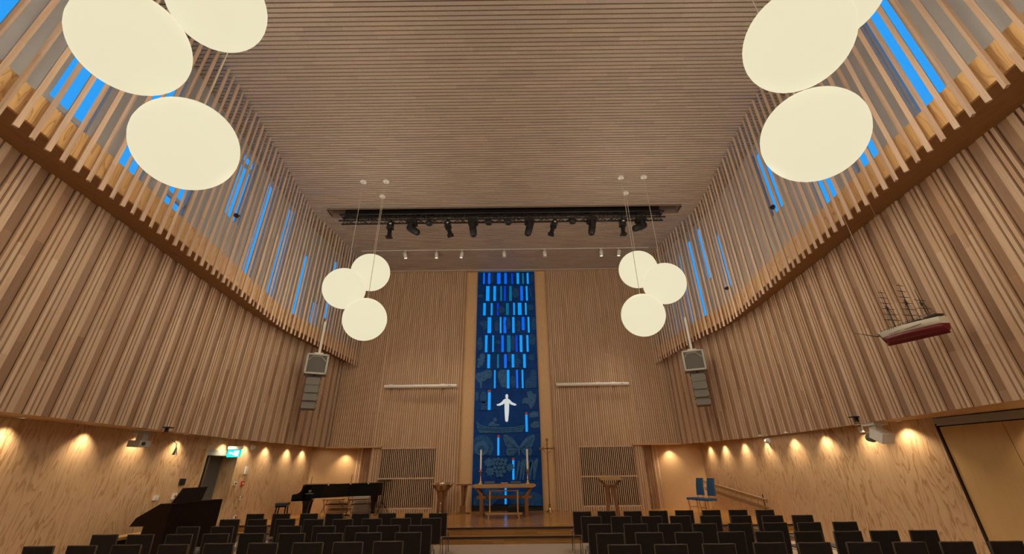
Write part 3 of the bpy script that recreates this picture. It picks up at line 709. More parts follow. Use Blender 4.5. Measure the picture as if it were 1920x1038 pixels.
# ---------------------------------------------------------------- ceiling track and spots
b=MB(); b.box((-.3,15.86,CZ-.02),(12.9,.04,.035)); tag(b.build('lighting_track',M['cream']),'thin white lighting track across the ceiling in front of the artwork','lighting track')
for i,(px,py,on,ty) in enumerate([(761,479,1,-.25),(820,480,1,0),(867,479,1,.2),(945.5,478,0,0),(1020.5,477,0,-.1),(1124.5,478,1,0),(1157.5,477,1,.15)]):
    p=at(px,py-8,Z=CZ-.03); rr=empty('track_spotlight',(p.x,15.86,CZ-.04),'white cylinder spotlight on the ceiling track, %s from the left%s'%((nth+['seventh'])[i],', glowing' if on else ', unlit'),'spotlight','spots on the ceiling track')
    R=Matrix.Rotation(ty,3,'Y')@Matrix.Rotation(radians(12),3,'X')
    b=MB(); b.box((0,0,-.01),(.1,.035,.03)); b.tube([(0,0,-.02),(0,0,-.09)],.012,6); b.build('adapter',M['white'],rr)
    b=MB(); b.lathe([(.055,.1),(.075,.09),(.075,-.17),(.065,-.17),(.06,-.12)],c=(0,0,-.2),n=16,rot=R); b.build('housing',M['white'],rr)
    b=MB(); b.lathe([(.062,-.15),(.001,-.151)],c=(0,0,-.2),n=16,rot=R); b.build('lens',M['lampon'] if on else M['greyp'],rr)
    if on: LIGHTS.append(('spot',(p.x,15.84,CZ-.45)))
# ---------------------------------------------------------------- hung speakers
def speakers(px,py,ax,ay,Yp,lab,sg):
    p=at(px,py,Y=Yp); rz=radians(23)*sg
    r=empty('bass_speaker',(p.x,Yp,p.z),'square grey bass loudspeaker hanging by the %s batten screen'%lab,'loudspeaker','square hanging speakers',rz)
    w=.72; b=MB(); b.box((0,.2,0),(w,.42,w)); 
    for (cx,cz,sx,sz) in ((0,w/2-.03,w,.06),(0,-w/2+.03,w,.06),(w/2-.03,0,.06,w),(-w/2+.03,0,.06,w)): b.box((cx,-.03,cz),(sx,.06,sz))
    o=b.build('cabinet',M['frame'],r)
    b=MB(); b.box((0,-.015,0),(w-.1,.02,w-.1)); b.build('grille',M['mesh'],r)
    b=MB(); b.tube([(-.28,-.04,.12),(-.18,-.04,.26),(.1,-.04,.27),(.28,-.04,.1)],.012,6); b.build('grille_trim',M['frame'],r)
    b=MB(); b.tube([(0,.15,w/2-.02),(.0,.15,CZ-p.z-3.9)],.05,10); b.box((0,.15,w/2+.03),(.3,.2,.06)); b.build('pole',M['cream'],r)
    q=at(ax,ay,Y=Yp+.1)
    r2=empty('line_array_speaker',(q.x,Yp+.12,q.z),'slim grey line-array loudspeaker hanging under the %s bass speaker'%lab,'loudspeaker','line arrays',rz)
    for k in range(4):
        t=Matrix.Rotation(radians(-3*k),3,'X'); b=MB(); b.box((0,.02*k*k*.5,.4-.265*k),(.44,.25,.255),t); b.build('array_module',M['greyp'],r2)
    b=MB()
    for k in range(4):
        for s in (-1,1):
            for dz in (.09,-.08): b.box((s*.235,-.05+.02*k*k*.5,.4-.265*k+dz),(.03,.05,.03))
    b.box((0,.05,.57),(.5,.1,.05)); b.tube([(0,.05,.56),(0,.05,.72)],.03,8); b.build('rigging',M['black'],r2)
speakers(594,682,582,737,14.2,'left',1); speakers(1301,675,1314.5,730,14.2,'right',-1)
# ---------------------------------------------------------------- model ship
SXp=6.62
def SH(x,y): return at(1580+x/7.986,530+y/7.986,X=SXp)
ks,kb=SH(1590,690),SH(655,905); ds,db=SH(1560,470),SH(590,690)
r=empty('model_ship',((SXp),(ks.y+kb.y)/2,(ks.z+kb.z)/2),'white and red three-masted model ship hung before the right slatted wall','model ship')
O=Vector(r.location); Ls=kb.y-ks.y; pz=(kb.z-ks.z)/Ls
def hullpt(t,a,b_):  # t along 0 stern..1 bow; a across -1..1; b height 0..1
    y=-Ls/2+Ls*t; hh=.205; w=.12*(max(0,sin(pi*min(1,(t*.92+.10))))**.45)
    if t>.97: w*=.35
    prof=[(0,0),(.55,.10),(.9,.35),(1,.65),(.95,1)]
    return w,hh,y
def ring(t,z0,z1):
    w,hh,y=hullpt(t,0,0); base=pz*y
    P=[]; lv=[i/5 for i in range(6)]
    def ww(f): return .008 if f<-.06 else (w*min(1,(max(f+.06,0.0)**.35)*1.0+.03) if f<.6 else w)
    lv=[0,.28,.36,.5,.7,1.0] if z0<0 else lv
    up=[(-ww(z0+(z1-z0)*l),y+(.10*(z0+(z1-z0)*l) if t>.9 else 0),base+hh*(z0+(z1-z0)*l)) for l in lv]
    return up+[(-x,y_,z) for x,y_,z in reversed(up)]
ts=[0,.04,.1,.2,.35,.5,.65,.78,.88,.94,.98,1]
b=MB(); b.loft([ring(t,-.28,.48) for t in ts]); b.build('lower_hull',M['hullr'],r)
b=MB(); b.loft([ring(t,.48,1) for t in ts]); b.build('upper_hull',M['hullw'],r)
b=MB()
for s in (-1,1):
    b.box((s*.124,.2,.135),(.004,.22,.006)); b.box((s*.122,-.15,.125),(.004,.3,.006))
b.build('hull_line',M['mast'],r)
b=MB(); b.box((0,-.1,.215),(.12,.25,.03)); b.box((0,.25,.22),(.09,.14,.03)); b.box((0,-.42,.2),(.14,.2,.03))
for i in range(22): b.tube([(-.115,-.5+i*.045,.2),(-.115,-.5+i*.045,.235)],.003,4)
b.tube([(-.115,-.5,.235),(-.115,.45,.235)],.003,4); b.build('deck',M['mast'],r)
bs=SH(160,750)-O
b=MB(); b.tube([(0,Ls*.46,.2),(0,Ls*.62,.21),Vector((0,bs.y,bs.z))],[.016,.011,.003],6); b.build('bowsprit',M['mast'],r)
for k,(bx,by,tx,ty,ny) in enumerate([(780,640,560,110,6),(1065,575,830,0,6),(1290,510,1070,100,2)]):
    P,Q=SH(bx,by)-O,SH(tx,ty)-O; P.x=Q.x=0
    b=MB(); b.tube([Vector((0,P.y,.18)),P.lerp(Q,.5),Q],[.012,.009,.003],6); b.tube([P.lerp(Q,.42)+Vector((0,.01,0)),P.lerp(Q,.55)+Vector((0,.01,0))],.016,6); b.build('mast',M['mast'],r)
    b=MB()
    for j in range(ny):
        f=.15+.78*j/max(1,ny-1) if ny>2 else .3+.3*j; c=P.lerp(Q,f); wd=.2*(1-f*.6)
        b.tube([c+Vector((-wd,-.03,.0)),c,c+Vector((wd,.03,0))],[.003,.007,.003],5)
    b.build('yards',M['mast'],r)
    b=MB()
    for s in (-1,1):
        for dy in (-.07,-.03,.02): b.tube([(s*.11,P.y+dy,.2),P.lerp(Q,.55)],.0022,3,cap=False)
    for f in (.15,.25,.35,.45):
        for s in (-1,1): c=P.lerp(Q,f*1.1); b.tube([c+Vector((s*.1*(1-f*1.8),-.06,0)),c+Vector((s*.1*(1-f*1.8),.02,0))],.002,3,cap=False)
    b.build('rigging',M['mast'],r)
b=MB(); b.tube([(0,.3,.22),(.0,.33,6.26-O.z)],.0035,4); b.tube([(0,-.3,.22),(.0,-.27,6.26-O.z)],.0015,4); b.build('hanging_line',M['rope'],r)
# ---------------------------------------------------------------- wall fittings (left)
def lw(px,py,T): 
    D=ray(px,py); y=2
    while y<18:
        x=D[0]/D[1]*y
        if abs(x)>=abs(interp(T,y)): break
        y+=.005
    return Vector((interp(T,y),y,HC+D[2]/D[1]*y))
p=lw(427,845,WL); X0=p.x
r=empty('exit_sign',(X0+.25,13.0,2.44),'glowing turquoise emergency exit sign above the grey door','exit sign')
b=MB(); b.box((0,0,.02),(.40,.09,.08)); b.build('housing',M['cream'],r)
b=MB(); b.box((0,-.0,-.13),(.40,.02,.21)); b.build('sign_face',plain('exit sign green',(.0,.35,.35),.4,emis=(.0,.62,.62),es=1.0),r)
b=MB(); W=plain('exit pictogram white',(.7,.9,.9),.4,emis=(.5,1,1),es=1.0)
for yo in (-.012,):
    b.box((.09,yo,-.13),(.10,.004,.15)); b.prism([(x,yo,z) for x,z in ((-.15,-.12),(-.1,-.08),(-.1,-.11),(-.03,-.11),(-.03,-.15),(-.1,-.15),(-.1,-.17))],(0,-.003,0))
    b.prism([(x*.9,yo,z) for x,z in ((-.01,-.08),(.02,-.06),(.05,-.1),(.03,-.14),(.05,-.19),(.03,-.2),(.01,-.15),(-.02,-.19),(-.04,-.18),(0,-.13),(.01,-.1),(-.02,-.1))],(0,-.003,0))
b.build('pictogram',W,r)
b=MB(); b.tube([(-.2,0,.03),(-.25,0,.0),(-.26,.0,-.12)],.008,5); b.build('cable',M['black'],r)
def fitting(name,px,py,size,lab,cat,mat,T=WL,sg=-1,dep=.04,bev=.004,grp=None):
    p=lw(px,py,T); b=MB(); b.box((0,0,0),(dep,size[0],size[1])); sl=(interp(T,p.y+.1)-interp(T,p.y-.1))/.2
    o=b.build(name,mat,None,(p.x-sg*(dep/2+.002),p.y,p.z),(0,0,-atan(sl)),bevel=bev); tag(o,lab,cat,grp); return o
o=fitting('notice_panel',340,903,(.17,.15),'small dark square panel on the plywood wall left of the grey door','panel',M['black'])
def sock(o,s,mat): 
    b=MB(); b.box((s*.024,0,0),(.012,.045,.045)); b.build('socket_insert',mat,o)
sock(fitting('wall_switch',290,933,(.13,.1),'white wall switch further left of two beside the organ','switch',M['white'],grp='white wall switches'),1,M['cream'])
sock(fitting('wall_switch',325,930,(.12,.14),'white wall socket just behind the organ music desk','switch',M['white'],grp='white wall switches'),1,M['red'])
sock(fitting('alarm_box',460,881,(.1,.22),'tall white alarm box right of the grey door, above the red call point','alarm',M['white']),1,M['cream'])
sock(fitting('fire_call_point',453,906,(.11,.13),'small red fire call point right of the grey door','alarm',M['red']),1,M['white'])
sock(fitting('key_switch',439.5,906,(.1,.1),'small white key switch beside the red call point','switch',M['white']),1,M['black'])
o=fitting('floor_socket',439,969,(.1,.07),'small white socket low on the wall behind the left chairs','socket',M['white']); sock(o,1,M['black'])
pa,pb=lw(446,930,WL),lw(441,951,WL)
r=empty('grab_handle',(pa.x,pa.y,pa.z),'slim steel grab handle on the plywood wall right of the grey door','handle')
b=MB(); b.tube([(0,0,0),(.08,0,0),(.08,0,pb.z-pa.z),(0,0,pb.z-pa.z)],.014,8); b.build('bar',M['steel'],r)
b=MB(); b.lathe([(.03,0),(.03,.01)],n=12,rot=Matrix.Rotation(pi/2,3,'Y')); b.lathe([(.03,0),(.03,.01)],c=(0,0,pb.z-pa.z),n=12,rot=Matrix.Rotation(pi/2,3,'Y')); b.build('rosette',M['steel'],r)
def detector(px,py,T,sg,lab):
    p=lw(px,py,T); r=empty('motion_detector',(p.x,p.y,p.z),lab,'detector','round detectors on the side walls')
    R=Matrix.Rotation(-sg*pi/2,3,'Y'); b=MB(); b.lathe([(.09,0),(.09,.03),(.07,.05)],n=20,rot=R); b.build('base',M['white'],r)
    b=MB(); b.lathe([(.07,.05),(.062,.09),(.035,.115),(.001,.12)],n=20,rot=R); b.build('dome',M['cream'],r)
detector(472,838,WL,-1,'round white detector high on the wall right of the exit sign')
detector(1442,826,WR,1,'round white detector high on the right plywood wall')
sock(fitting('wall_plate',1617.5,804.5,(.13,.12),'small white square plate high on the right plywood wall','plate',M['white'],WR,1),-1,M['cream'])
# loudspeakers under the side soffits
p=at(250,812,Z=2.6); q=lw(250,820,WL)
r=empty('wall_projector',(-8.3,9.62,2.62),'grey projector bracketed under the left soffit','projector')
b=MB(); b.box((0,0,.0),(.28,.26,.05)); b.box((.02,0,-.09),(.14,.14,.16)); b.build('mount',M['frame'],r)
b=MB(); b.box((.0,0,-.24),(.26,.30,.13)); b.build('body',M['frame'],r,bevel=.03)
b=MB(); b.lathe([(.035,0),(.035,.03)],c=(.13,-.05,-.24),n=14,rot=Matrix.Rotation(pi/2,3,'Y')); b.build('lens',M['black'],r)
r=empty('gooseneck_lamp',(-8.62,10.9,2.56),'small chrome gooseneck fitting curling down from the left soffit','lamp')
b=MB(); b.tube([(0,0,.0),(.04,.0,-.02),(.12,.05,-.1),(.13,.08,-.2)],.009,6); b.tube([(0,-.02,.0),(.03,-.25,-.03),(.04,-.5,-.16)],.007,6); b.build('arm',M['steel'],r)
b=MB(); b.lathe([(.015,-.18),(.03,-.25),(.05,-.34),(.06,-.36)],c=(.13,.08,0),n=14); b.build('head',M['steel'],r)
p=lw(1676,804,WR)
r=empty('wall_projector',(p.x-.5,p.y-.15,2.56),'white projector with swivel arm under the right soffit near the doors','projector')
b=MB(); b.box((0,0,.0),(.3,.34,.06)); b.box((0,.0,-.1),(.16,.18,.16)); b.build('mount',M['white'],r,bevel=.01)
b=MB(); b.box((0,-.08,-.24),(.26,.3,.2),Matrix.Rotation(.5,3,'X')); b.build('body',M['white'],r,bevel=.05)
b=MB(); b.lathe([(.08,0),(.09,.1),(.07,.12)],c=(-.05,.1,-.28),n=16,rot=Matrix.Rotation(-1.2,3,'X')); b.build('lens',M['greyp'],r)
for px,py,T,sg,lab in ((308,803,SL,-1,'small black bracket at the bottom edge of the left slatted wall'),(1610,783,SR,1,'small black bracket at the bottom edge of the right slatted wall')):
    p=lw(px,py,T); b=MB(); b.box((-sg*.06,0,0),(.14,.16,.02)); b.box((-sg*.03,0,-.05),(.05,.05,.09)); o=b.build('wall_bracket',M['black'],None,(p.x-sg*.03,p.y,p.z+.02)); tag(o,lab,'bracket')
for px,py,T,lab in ((438,404,BL,'tiny black camera clipped to the left batten screen'),(1454,388,BR,'tiny black camera clipped to the right batten screen'),(1367,540,BR,'tiny black camera far along the right batten screen')):
    p=lw(px,py,T); sg=-1 if T is BL else 1
    r=empty('screen_camera',(p.x-sg*.07,p.y,p.z),lab,'camera','small cameras on the screens'); b=MB(); b.box((0,0,0),(.07,.09,.08)); b.build('body',M['black'],r,bevel=.015)
    b=MB(); b.lathe([(.025,0),(.025,.05)],c=(-sg*.03,-.0,-.01),n=10,rot=Matrix.Rotation(-sg*pi/2,3,'Y')); b.build('lens',M['black'],r)
# ---------------------------------------------------------------- downlights in the soffits
DL=[(7.28,WL,ZBL,-1),(8.73,WL,ZBL,-1),(9.95,WL,ZBL,-1),(11.15,WL,ZBL,-1),(12.8,WL,ZBL,-1),(13.73,WL,ZBL,-1),(14.79,WL,ZBL,-1),(16.06,WL,ZBL,-1),(17.1,WL,ZBL,-1),(6.0,WL,ZBL,-1),
(17.05,WR,ZBR,1),(15.89,WR,ZBR,1),(14.59,WR,ZBR,1),(13.31,WR,ZBR,1),(12.09,WR,ZBR,1),(10.91,WR,ZBR,1),(9.78,WR,ZBR,1),(9.0,WR,ZBR,1),(7.0,WR,ZBR,1)]
names=['first','second','third','fourth','fifth','sixth','seventh','eighth','ninth','tenth']
cl=cr=0
def downlight(x,y,z,lab,grp):
    r=empty('downlight',(x,y,z),lab,'downlight',grp)
    b=MB(); b.lathe([(.05,.0),(.065,-.004),(.065,-.012),(.045,-.012),(.04,.02)],n=18); b.build('bezel',M['white'],r)
    b=MB(); b.lathe([(.04,.0),(.001,.001)],n=18); b.build('lens',M['lampon'],r)
    LIGHTS.append(('down',(x,y,z-.04)))
L1=sorted([d for d in DL if d[3]<0],key=lambda d:-d[0]); R1=sorted([d for d in DL if d[3]>0],key=lambda d:-d[0])
for i,(y,T,ZB,sg) in enumerate(L1): downlight(interp(T,y)+.17,y,interp(ZB,y)+.03,'recessed downlight in the left soffit, %s counted from the stage end'%names[i],'left soffit downlights')
for i,(y,T,ZB,sg) in enumerate(R1):
    downlight(interp(T,y)-.17,y,(interp(ZB,y)+.03),'recessed downlight in the right soffit, %s counted from the stage end'%names[i],'right soffit downlights')
downlight(-6.95,18.33,2.665,'recessed downlight lighting the left stage niche','niche downlights'); downlight(6.4,18.3,2.645,'recessed downlight lighting the right stage niche','niche downlights')
# ---------------------------------------------------------------- altar and its things
SZ=.34
ax,ay=-.37,16.2
alt=empty('altar_table',(ax,ay,SZ),'long wooden altar table with rounded top standing before the blue panel','altar')
b=MB(); Rr=[]
for x,w,t0,t1 in ((-1.12,.3,.93,.97),(-1.09,.38,.90,.985),(-1.0,.42,.875,.99),(1.0,.42,.875,.99),(1.09,.38,.90,.985),(1.12,.3,.93,.97)):
    Rr.append([(x,-w,t0),(x,w,t0),(x,w,t1),(x,-w,t1)])
b.loft(Rr,sm=False); b.build('table_top',M['oakx'],alt,bevel=.015)
for sx in (-1,1):
    for sy in (-1,1):
        b=MB(); b.loft([[(sx*.78-.06+d,sy*.26-.05,z),(sx*.78+.06+d,sy*.26-.05,z),(sx*.78+.06+d,sy*.26+.05,z),(sx*.78-.06+d,sy*.26+.05,z)] for z,d in ((.04,0),(.62,0),(.72,sx*.04),(.80,sx*.12),(.88,sx*.2))],sm=False); b.build('leg',M['walnut'],alt)
    b=MB(); b.box((sx*.78,0,.03),(.16,.78,.06)); b.build('foot',M['walnut'],alt,bevel=.01)
b=MB(); b.box((0,0,.585),(1.96,.1,.10)); b.box((-.78,0,.585),(.3,.6,.08)); b.box((.78,0,.585),(.3,.6,.08)); b.build('stretcher',M['walnut'],alt,bevel=.01)
r=empty('communion_rail',(ax,ay-.62,SZ),'light wooden kneeling frame with two slim posts in front of the altar','kneeler')
for sx in (-.47,.47):
    b=MB(); b.box((sx,0,.43),(.045,.045,.78)); b.build('post',M['oak'],r)
b=MB(); b.box((0,0,.80),(1.02,.06,.035)); b.build('top_bar',M['walnut'],r)
b=MB(); b.box((0,-.05,.13),(1.22,.2,.05)); b.box((-.5,-.05,.053),(.05,.18,.105)); b.box((.5,-.05,.053),(.05,.18,.105)); b.build('kneeling_board',M['oakx'],r)
for sx,lab in ((-1,'left'),(1,'right')):
    cx=at(901 if sx<0 else 989.5,900,Y=ay).x
    r=empty('candlestick',(cx,ay,SZ+.99),'tall brass candlestick on the %s end of the altar'%lab,'candlestick','altar candlesticks')
    b=MB(); b.lathe([(.1,0),(.1,.015),(.06,.05),(.035,.09),(.045,.11),(.02,.13),(.02,.36),(.028,.38),(.085,.42),(.09,.43),(.03,.44),(.035,.49)],n=20); b.build('stem',M['brass'],r)
    r2=empty('altar_candle',(cx,ay,SZ+.99+.475),'tall white candle in the %s brass candlestick'%lab,'candle','altar candles')
    b=MB(); b.lathe([(.034,0),(.034,.64),(.028,.66),(.003,.662)],n=16); b.build('wax',M['candle'],r2)
    b=MB(); b.tube([(0,0,.65),(0,0,.69)],.003,4); b.build('wick',M['black'],r2)
r=empty('service_book',(ax+.01,ay-.2,SZ+.992),'small open book lying in the middle of the altar','book')
b=MB(); b.box((0,0,.015),(.24,.17,.03)); b.build('cover',M['red'],r); b=MB(); b.box((-.06,0,.035),(.11,.155,.014),Matrix.Rotation(.06,3,'Y')); b.box((.06,0,.035),(.11,.155,.014),Matrix.Rotation(-.06,3,'Y')); b.build('pages',M['candle'],r)
for sx,lab in ((-.52,'left'),(.42,'right')):
    r=empty('book_stand',(ax+sx,ay+.05,SZ+.992),'low dark book stand on the %s half of the altar'%lab,'book stand','altar book stands')
    b=MB(); b.box((0,0,.045),(.36,.2,.02),Matrix.Rotation(.35,3,'X')); b.build('rest',plain('smoked acrylic',(.10,.12,.17),.2),r); b=MB(); b.box((0,.06,.03),(.3,.02,.06)); b.build('support',M['black'],r)
# processional cross
p=at(1031,953,Y=17.6)
r=empty('processional_cross',(p.x,17.6,SZ),'tall thin wooden processional cross with a ring, right of the blue panel','cross')
b=MB(); b.tube([(0,0,.05),(0,0,2.12)],.02,8); b.build('shaft',M['walnut'],r)
b=MB(); b.box((0,0,2.15),(.05,.04,.75)); b.box((0,0,2.2),(.5,.04,.05))
for dx_,dz in ((0,.38),(.27,.05),(-.27,.05)): b.box((dx_,0,2.15+dz),(.09,.06,.09))
b.build('cross_head',M['walnut'],r)
b=MB(); b.tube([(.15*cos(2*pi*i/24),0,2.2+.15*sin(2*pi*i/24)) for i in range(25)],.014,6,cap=False); b.build('ring',M['brass'],r)
b=MB(); b.lathe([(.12,0),(.12,.02),(.05,.05),(.04,.22),(.06,.24)],n=16); b.build('base',M['brass'],r)
# font
p=at(828,955,Y=17.0)
r=empty('baptismal_font',(p.x,16.9,SZ),'flared wooden baptismal font left of the altar','font')
for a in (0,1):
    b=MB(); 
    for s in (-1,1):
        pts=[(s*.04,.0),(s*.16,.0),(s*.14,.5),(s*.2,.75),(s*.38,.96),(s*.36,.985),(s*.1,.83),(s*.04,.6)]
        b.prism([(x,-.05,z) if a==0 else (-.05,x,z) for x,z in pts],(0,.1,0) if a==0 else (.1,0,0))
    b.build('leg_plank',M['walnut'],r)
b=MB(); b.box((0,0,1.0),(.76,.6,.03)); b.box((0,0,.02),(.5,.5,.04)); b.build('top',M['oakx'],r,bevel=.01)
b=MB(); b.lathe([(.02,.72),(.2,.8),(.27,.95),(.28,1.035),(.26,1.03),(.19,.85),(.01,.78)],n=24); b.build('bowl',M['steel'],r)
r=empty('candle_lamp',(p.x+.02,16.55,SZ),'small shiny metal lamp standing at the foot of the font','lamp')
b=MB(); b.lathe([(.05,0),(.055,.02),(.02,.05),(.03,.18),(.045,.24),(.02,.34),(.03,.40),(.001,.43)],n=14); b.build('body',M['steel'],r)
# side table
p=at(868,956,Y=17.3)
r=empty('side_table',(p.x,17.3,SZ),'small wooden pedestal table between the font and the blue panel','table')
b=MB(); b.box((0,0,.955),(.54,.4,.045)); b.build('top',M['walnut'],r,bevel=.008)
b=MB(); b.prism([(-.05,-.04,0.02),(.04,-.04,.02),(.15,-.04,.94),(-.10,-.04,.94)],(0,.08,0)); b.prism([(-.03,-.08,.02),(-.03,.08,.02),(-.03,.16,.94),(-.03,-.16,.94)],(.06,0,0)); b.build('pedestal',M['walnut'],r)
b=MB(); b.box((0,0,.015),(.46,.36,.03)); b.box((0,-.1,.15),(.22,.03,.24)); b.build('foot',M['walnut'],r)
# lectern
p=at(1144,905,Y=14.6)
r=empty('lectern',(p.x,14.6,SZ),'wooden lectern with tilted reading desk on the right of the stage','lectern')
b=MB(); b.box((0,0,1.16),(.68,.46,.035),Matrix.Rotation(.16,3,'X')); b.box((0,-.22,1.14),(.68,.02,.06)); b.build('reading_desk',M['oakx'],r)
for s in (-1,1):
    b=MB(); b.loft([[(s*x-.05,-.05,z),(s*x+.05,-.05,z),(s*x+.05,.05,z),(s*x-.05,.05,z)] for x,z in ((.17,.04),(.12,.55),(.11,.85),(.2,1.0),(.36,1.13))],sm=False); b.build('post',M['walnut'],r)
b=MB(); b.box((0,0,.02),(.6,.45,.04)); b.box((0,0,.92),(.26,.08,.1)); b.build('base',M['walnut'],r)
# black case behind the altar
b=MB(); b.loft([[(x*s,y*s,z) for x,y in ((-.36,-.15),(.36,-.15),(.36,.15),(-.36,.15))] for z,s in ((0,1),(.16,1),(.24,.85),(.27,.6))],sm=False)
tag(b.build('equipment_case',M['black'],None,(.10,17.55,SZ+.001),bevel=.02),'low black case on the stage behind the altar','case')
# ---------------------------------------------------------------- blue chairs
def blue_chair(c,lab,rz):
    r=empty('upholstered_chair',c,lab,'chair','blue stage chairs',rz)
    b=MB(); b.loft([[(-.24,-.24,z),(.24,-.24,z),(.22,.22,z),(-.22,.22,z)] for z in (.41,.48)],sm=False); b.build('seat',M['blue'],r,bevel=.03)
    b=MB(); b.loft([[(-.17+k,.19+y,z),(.17-k,.19+y,z),(.17-k,.27+y,z),(-.17+k,.27+y,z)] for z,y,k in ((.55,0,0),(.85,.03,.01),(1.10,.09,.02))],sm=False); b.build('backrest',M['blue'],r,bevel=.03)
    for sx in (-1,1):
        for sy in (-1,1):
            b=MB(); b.tube([(sx*.21,sy*.2,.0),(sx*.19,sy*.18,.12),(sx*.2,sy*.19,.40)],[.018,.022,.026],8); b.build('leg',M['honey'],r)
        b=MB(); b.tube([(sx*.13,.2,.40),(sx*.13,.235,.6)],.018,8); b.tube([(sx*.2,-.18,.18),(sx*.2,.18,.18)],.012,6); b.build('stretcher',M['honey'],r)
p=at(1303,965,Z=SZ); blue_chair((6.50,16.5,SZ),'blue padded chair with honey wood legs, left of the two on stage',radians(-68))
blue_chair((6.66,15.95,SZ),'blue padded chair with honey wood legs, right of the two on stage',radians(-68))
# handrail along the right wall
r=empty('handrail',(7.2,15,SZ),'double brass-coloured handrail sloping down along the right wall','handrail')
def hr(px,py): 
    D=ray(px,py); y=2
    while y<18:
        if D[0]/D[1]*y>=interp(WR,y)-.22: break
        y+=.01
    return Vector((D[0]/D[1]*y,y,HC+D[2]/D[1]*y))
O=Vector(r.location)
for nm,(a,c) in (('upper_rail',((1318,901),(1438,937))),('lower_rail',((1322,914),(1441,952)))):
    P,Q=hr(*a)-O,hr(*c)-O; b=MB(); b.tube([P,Q],.032,10); b.tube([P+Vector((0,0,-.06)),Q+Vector((0,0,-.06))],.014,6); b.build(nm,M['rail'],r)
P,Q=hr(1430,929)-O,hr(1433,955)-O
b=MB(); b.tube([Vector((P.x,P.y,P.z+.04)),Vector((P.x,P.y,-O.z+.0))],.016,8); b.build('post',M['black'],r)
b=MB()
for f in (.12,.5,.88):
    A=(hr(1322,914)-O).lerp(hr(1441,952)-O,f); b.tube([A,A+Vector((.0,.05,-.1)),A+Vector((.12,.05,-.1))],.012,6); A2=A+Vector((0,0,.24)); b.tube([A,A2],.008,6)
b.build('bracket',M['steel'],r)
# ---------------------------------------------------------------- grand piano
pk=Vector((-7.55,15.75,SZ)); pt=Vector((-4.72,16.7,SZ)); dirp=(pt-pk); Lp=dirp.length; rz=atan2(dirp.y,dirp.x)
pi_=empty('grand_piano',pk,'black lacquered grand piano with closed lid on the left of the stage','piano',None,rz)
# local: +x along length from keyboard to tail; audience side is -y (curved treble side)
half=.78
outl=[(0.30,-half),(0.55,-half),(.9,-.70),(1.3,-.48),(1.7,-.22),(2.1,-.1),(2.5,-.05),(2.72,.02),(2.86,.2),(2.9,.45),(2.8,.68),(2.55,.78),(0.30,half)]
b=MB(); b.prism([(x,y,.66) for x,y in outl],(0,0,.37)); b.build('case',M['blackg'],pi_,bevel=.01)
b=MB(); b.prism([(x*1.01-.03,y*1.02,1.04) for x,y in outl],(0,0,.028)); b.build('lid',M['blackg'],pi_)
b=MB(); b.prism([(x,-half,z) for x,z in ((0,.60),(.62,.60),(.62,1.03),(.27,1.03),(.265,.94),(.22,.85),(.13,.80),(.02,.79),(0,.77))],(0,.06,0)); b.prism([(x,half-.06,z) for x,z in ((0,.60),(.62,.60),(.62,1.03),(.27,1.03),(.265,.94),(.22,.85),(.13,.80),(.02,.79),(0,.77))],(0,.06,0))
b.box((.3,0,.62),(.6,2*half,.06)); b.box((.015,0,.69),(.03,2*half-.1,.1)); b.build('key_bed',M['blackg'],pi_)
b=MB(); b.box((.12,0,.72),(.16,1.36,.03)); b.build('keyboard',M['candle'],pi_)
for x,y in ((.45,-.55),(.45,.55),(2.62,.30)):
    b=MB(); b.loft([[(x-w,y-w,z),(x+w,y-w,z),(x+w,y+w,z),(x-w,y+w,z)] for z,w in ((.07,.055),(.12,.055),(.45,.09),(.60,.125),(.67,.135))],sm=False); b.build('leg',M['blackg'],pi_)
    b=MB(); b.lathe([(.035,-.02),(.035,.02)],c=(x,y,.035),n=14,rot=Matrix.Rotation(pi/2,3,'X')); b.box((x,y,.06),(.07,.07,.03)); b.build('caster',M['brass'],pi_)
b=MB(); b.tube([(.55,-.1,.62),(.5,-.08,.12)],.02,8); b.tube([(.55,.1,.62),(.5,.08,.12)],.02,8); b.box((.47,0,.12),(.16,.3,.06)); 
for k in (-.08,0,.08): b.box((.36,k,.09),(.14,.04,.012))
b.build('pedal_lyre',M['blackg'],pi_)
b=MB(); b.lathe([(.05,0),(.05,.004),(.001,.005)],c=(.52,-half-.004,.87),n=16,rot=Matrix.Rotation(pi/2,3,'X')); b.box((.52,-half-.006,.80),(.26,.004,.022)); b.build('emblem',plain('dull gilt emblem',(.12,.11,.1),.5),pi_)
b=MB()
for x,y in ((1.05,-.63),(1.75,-.2),(2.35,-.07)): b.lathe([(.018,0),(.03,.015),(.018,.03)],c=(x,y-.05,1.035),n=8)
b.build('lid_stud',M['white'],pi_)
# bench
p=at(532,962,Y=15.4)
r=empty('piano_bench',(-7.84,15.6,SZ),'black padded piano bench at the keyboard end of the grand piano','bench',None,rz)
b=MB(); b.box((0,0,.49),(.36,.66,.08)); b.build('cushion',M['black'],r,bevel=.03); b=MB(); b.box((0,0,.43),(.34,.62,.05)); b.tube([(0,-.3,.12),(0,.3,.12)],.02,6); b.build('frame',M['blackg'],r)
for sx in (-1,1):
    for sy in (-1,1): b=MB(); b.tube([(sx*.13,sy*.26,.42),(sx*.16,sy*.28,0)],.02,8); b.build('leg',M['blackg'],r)
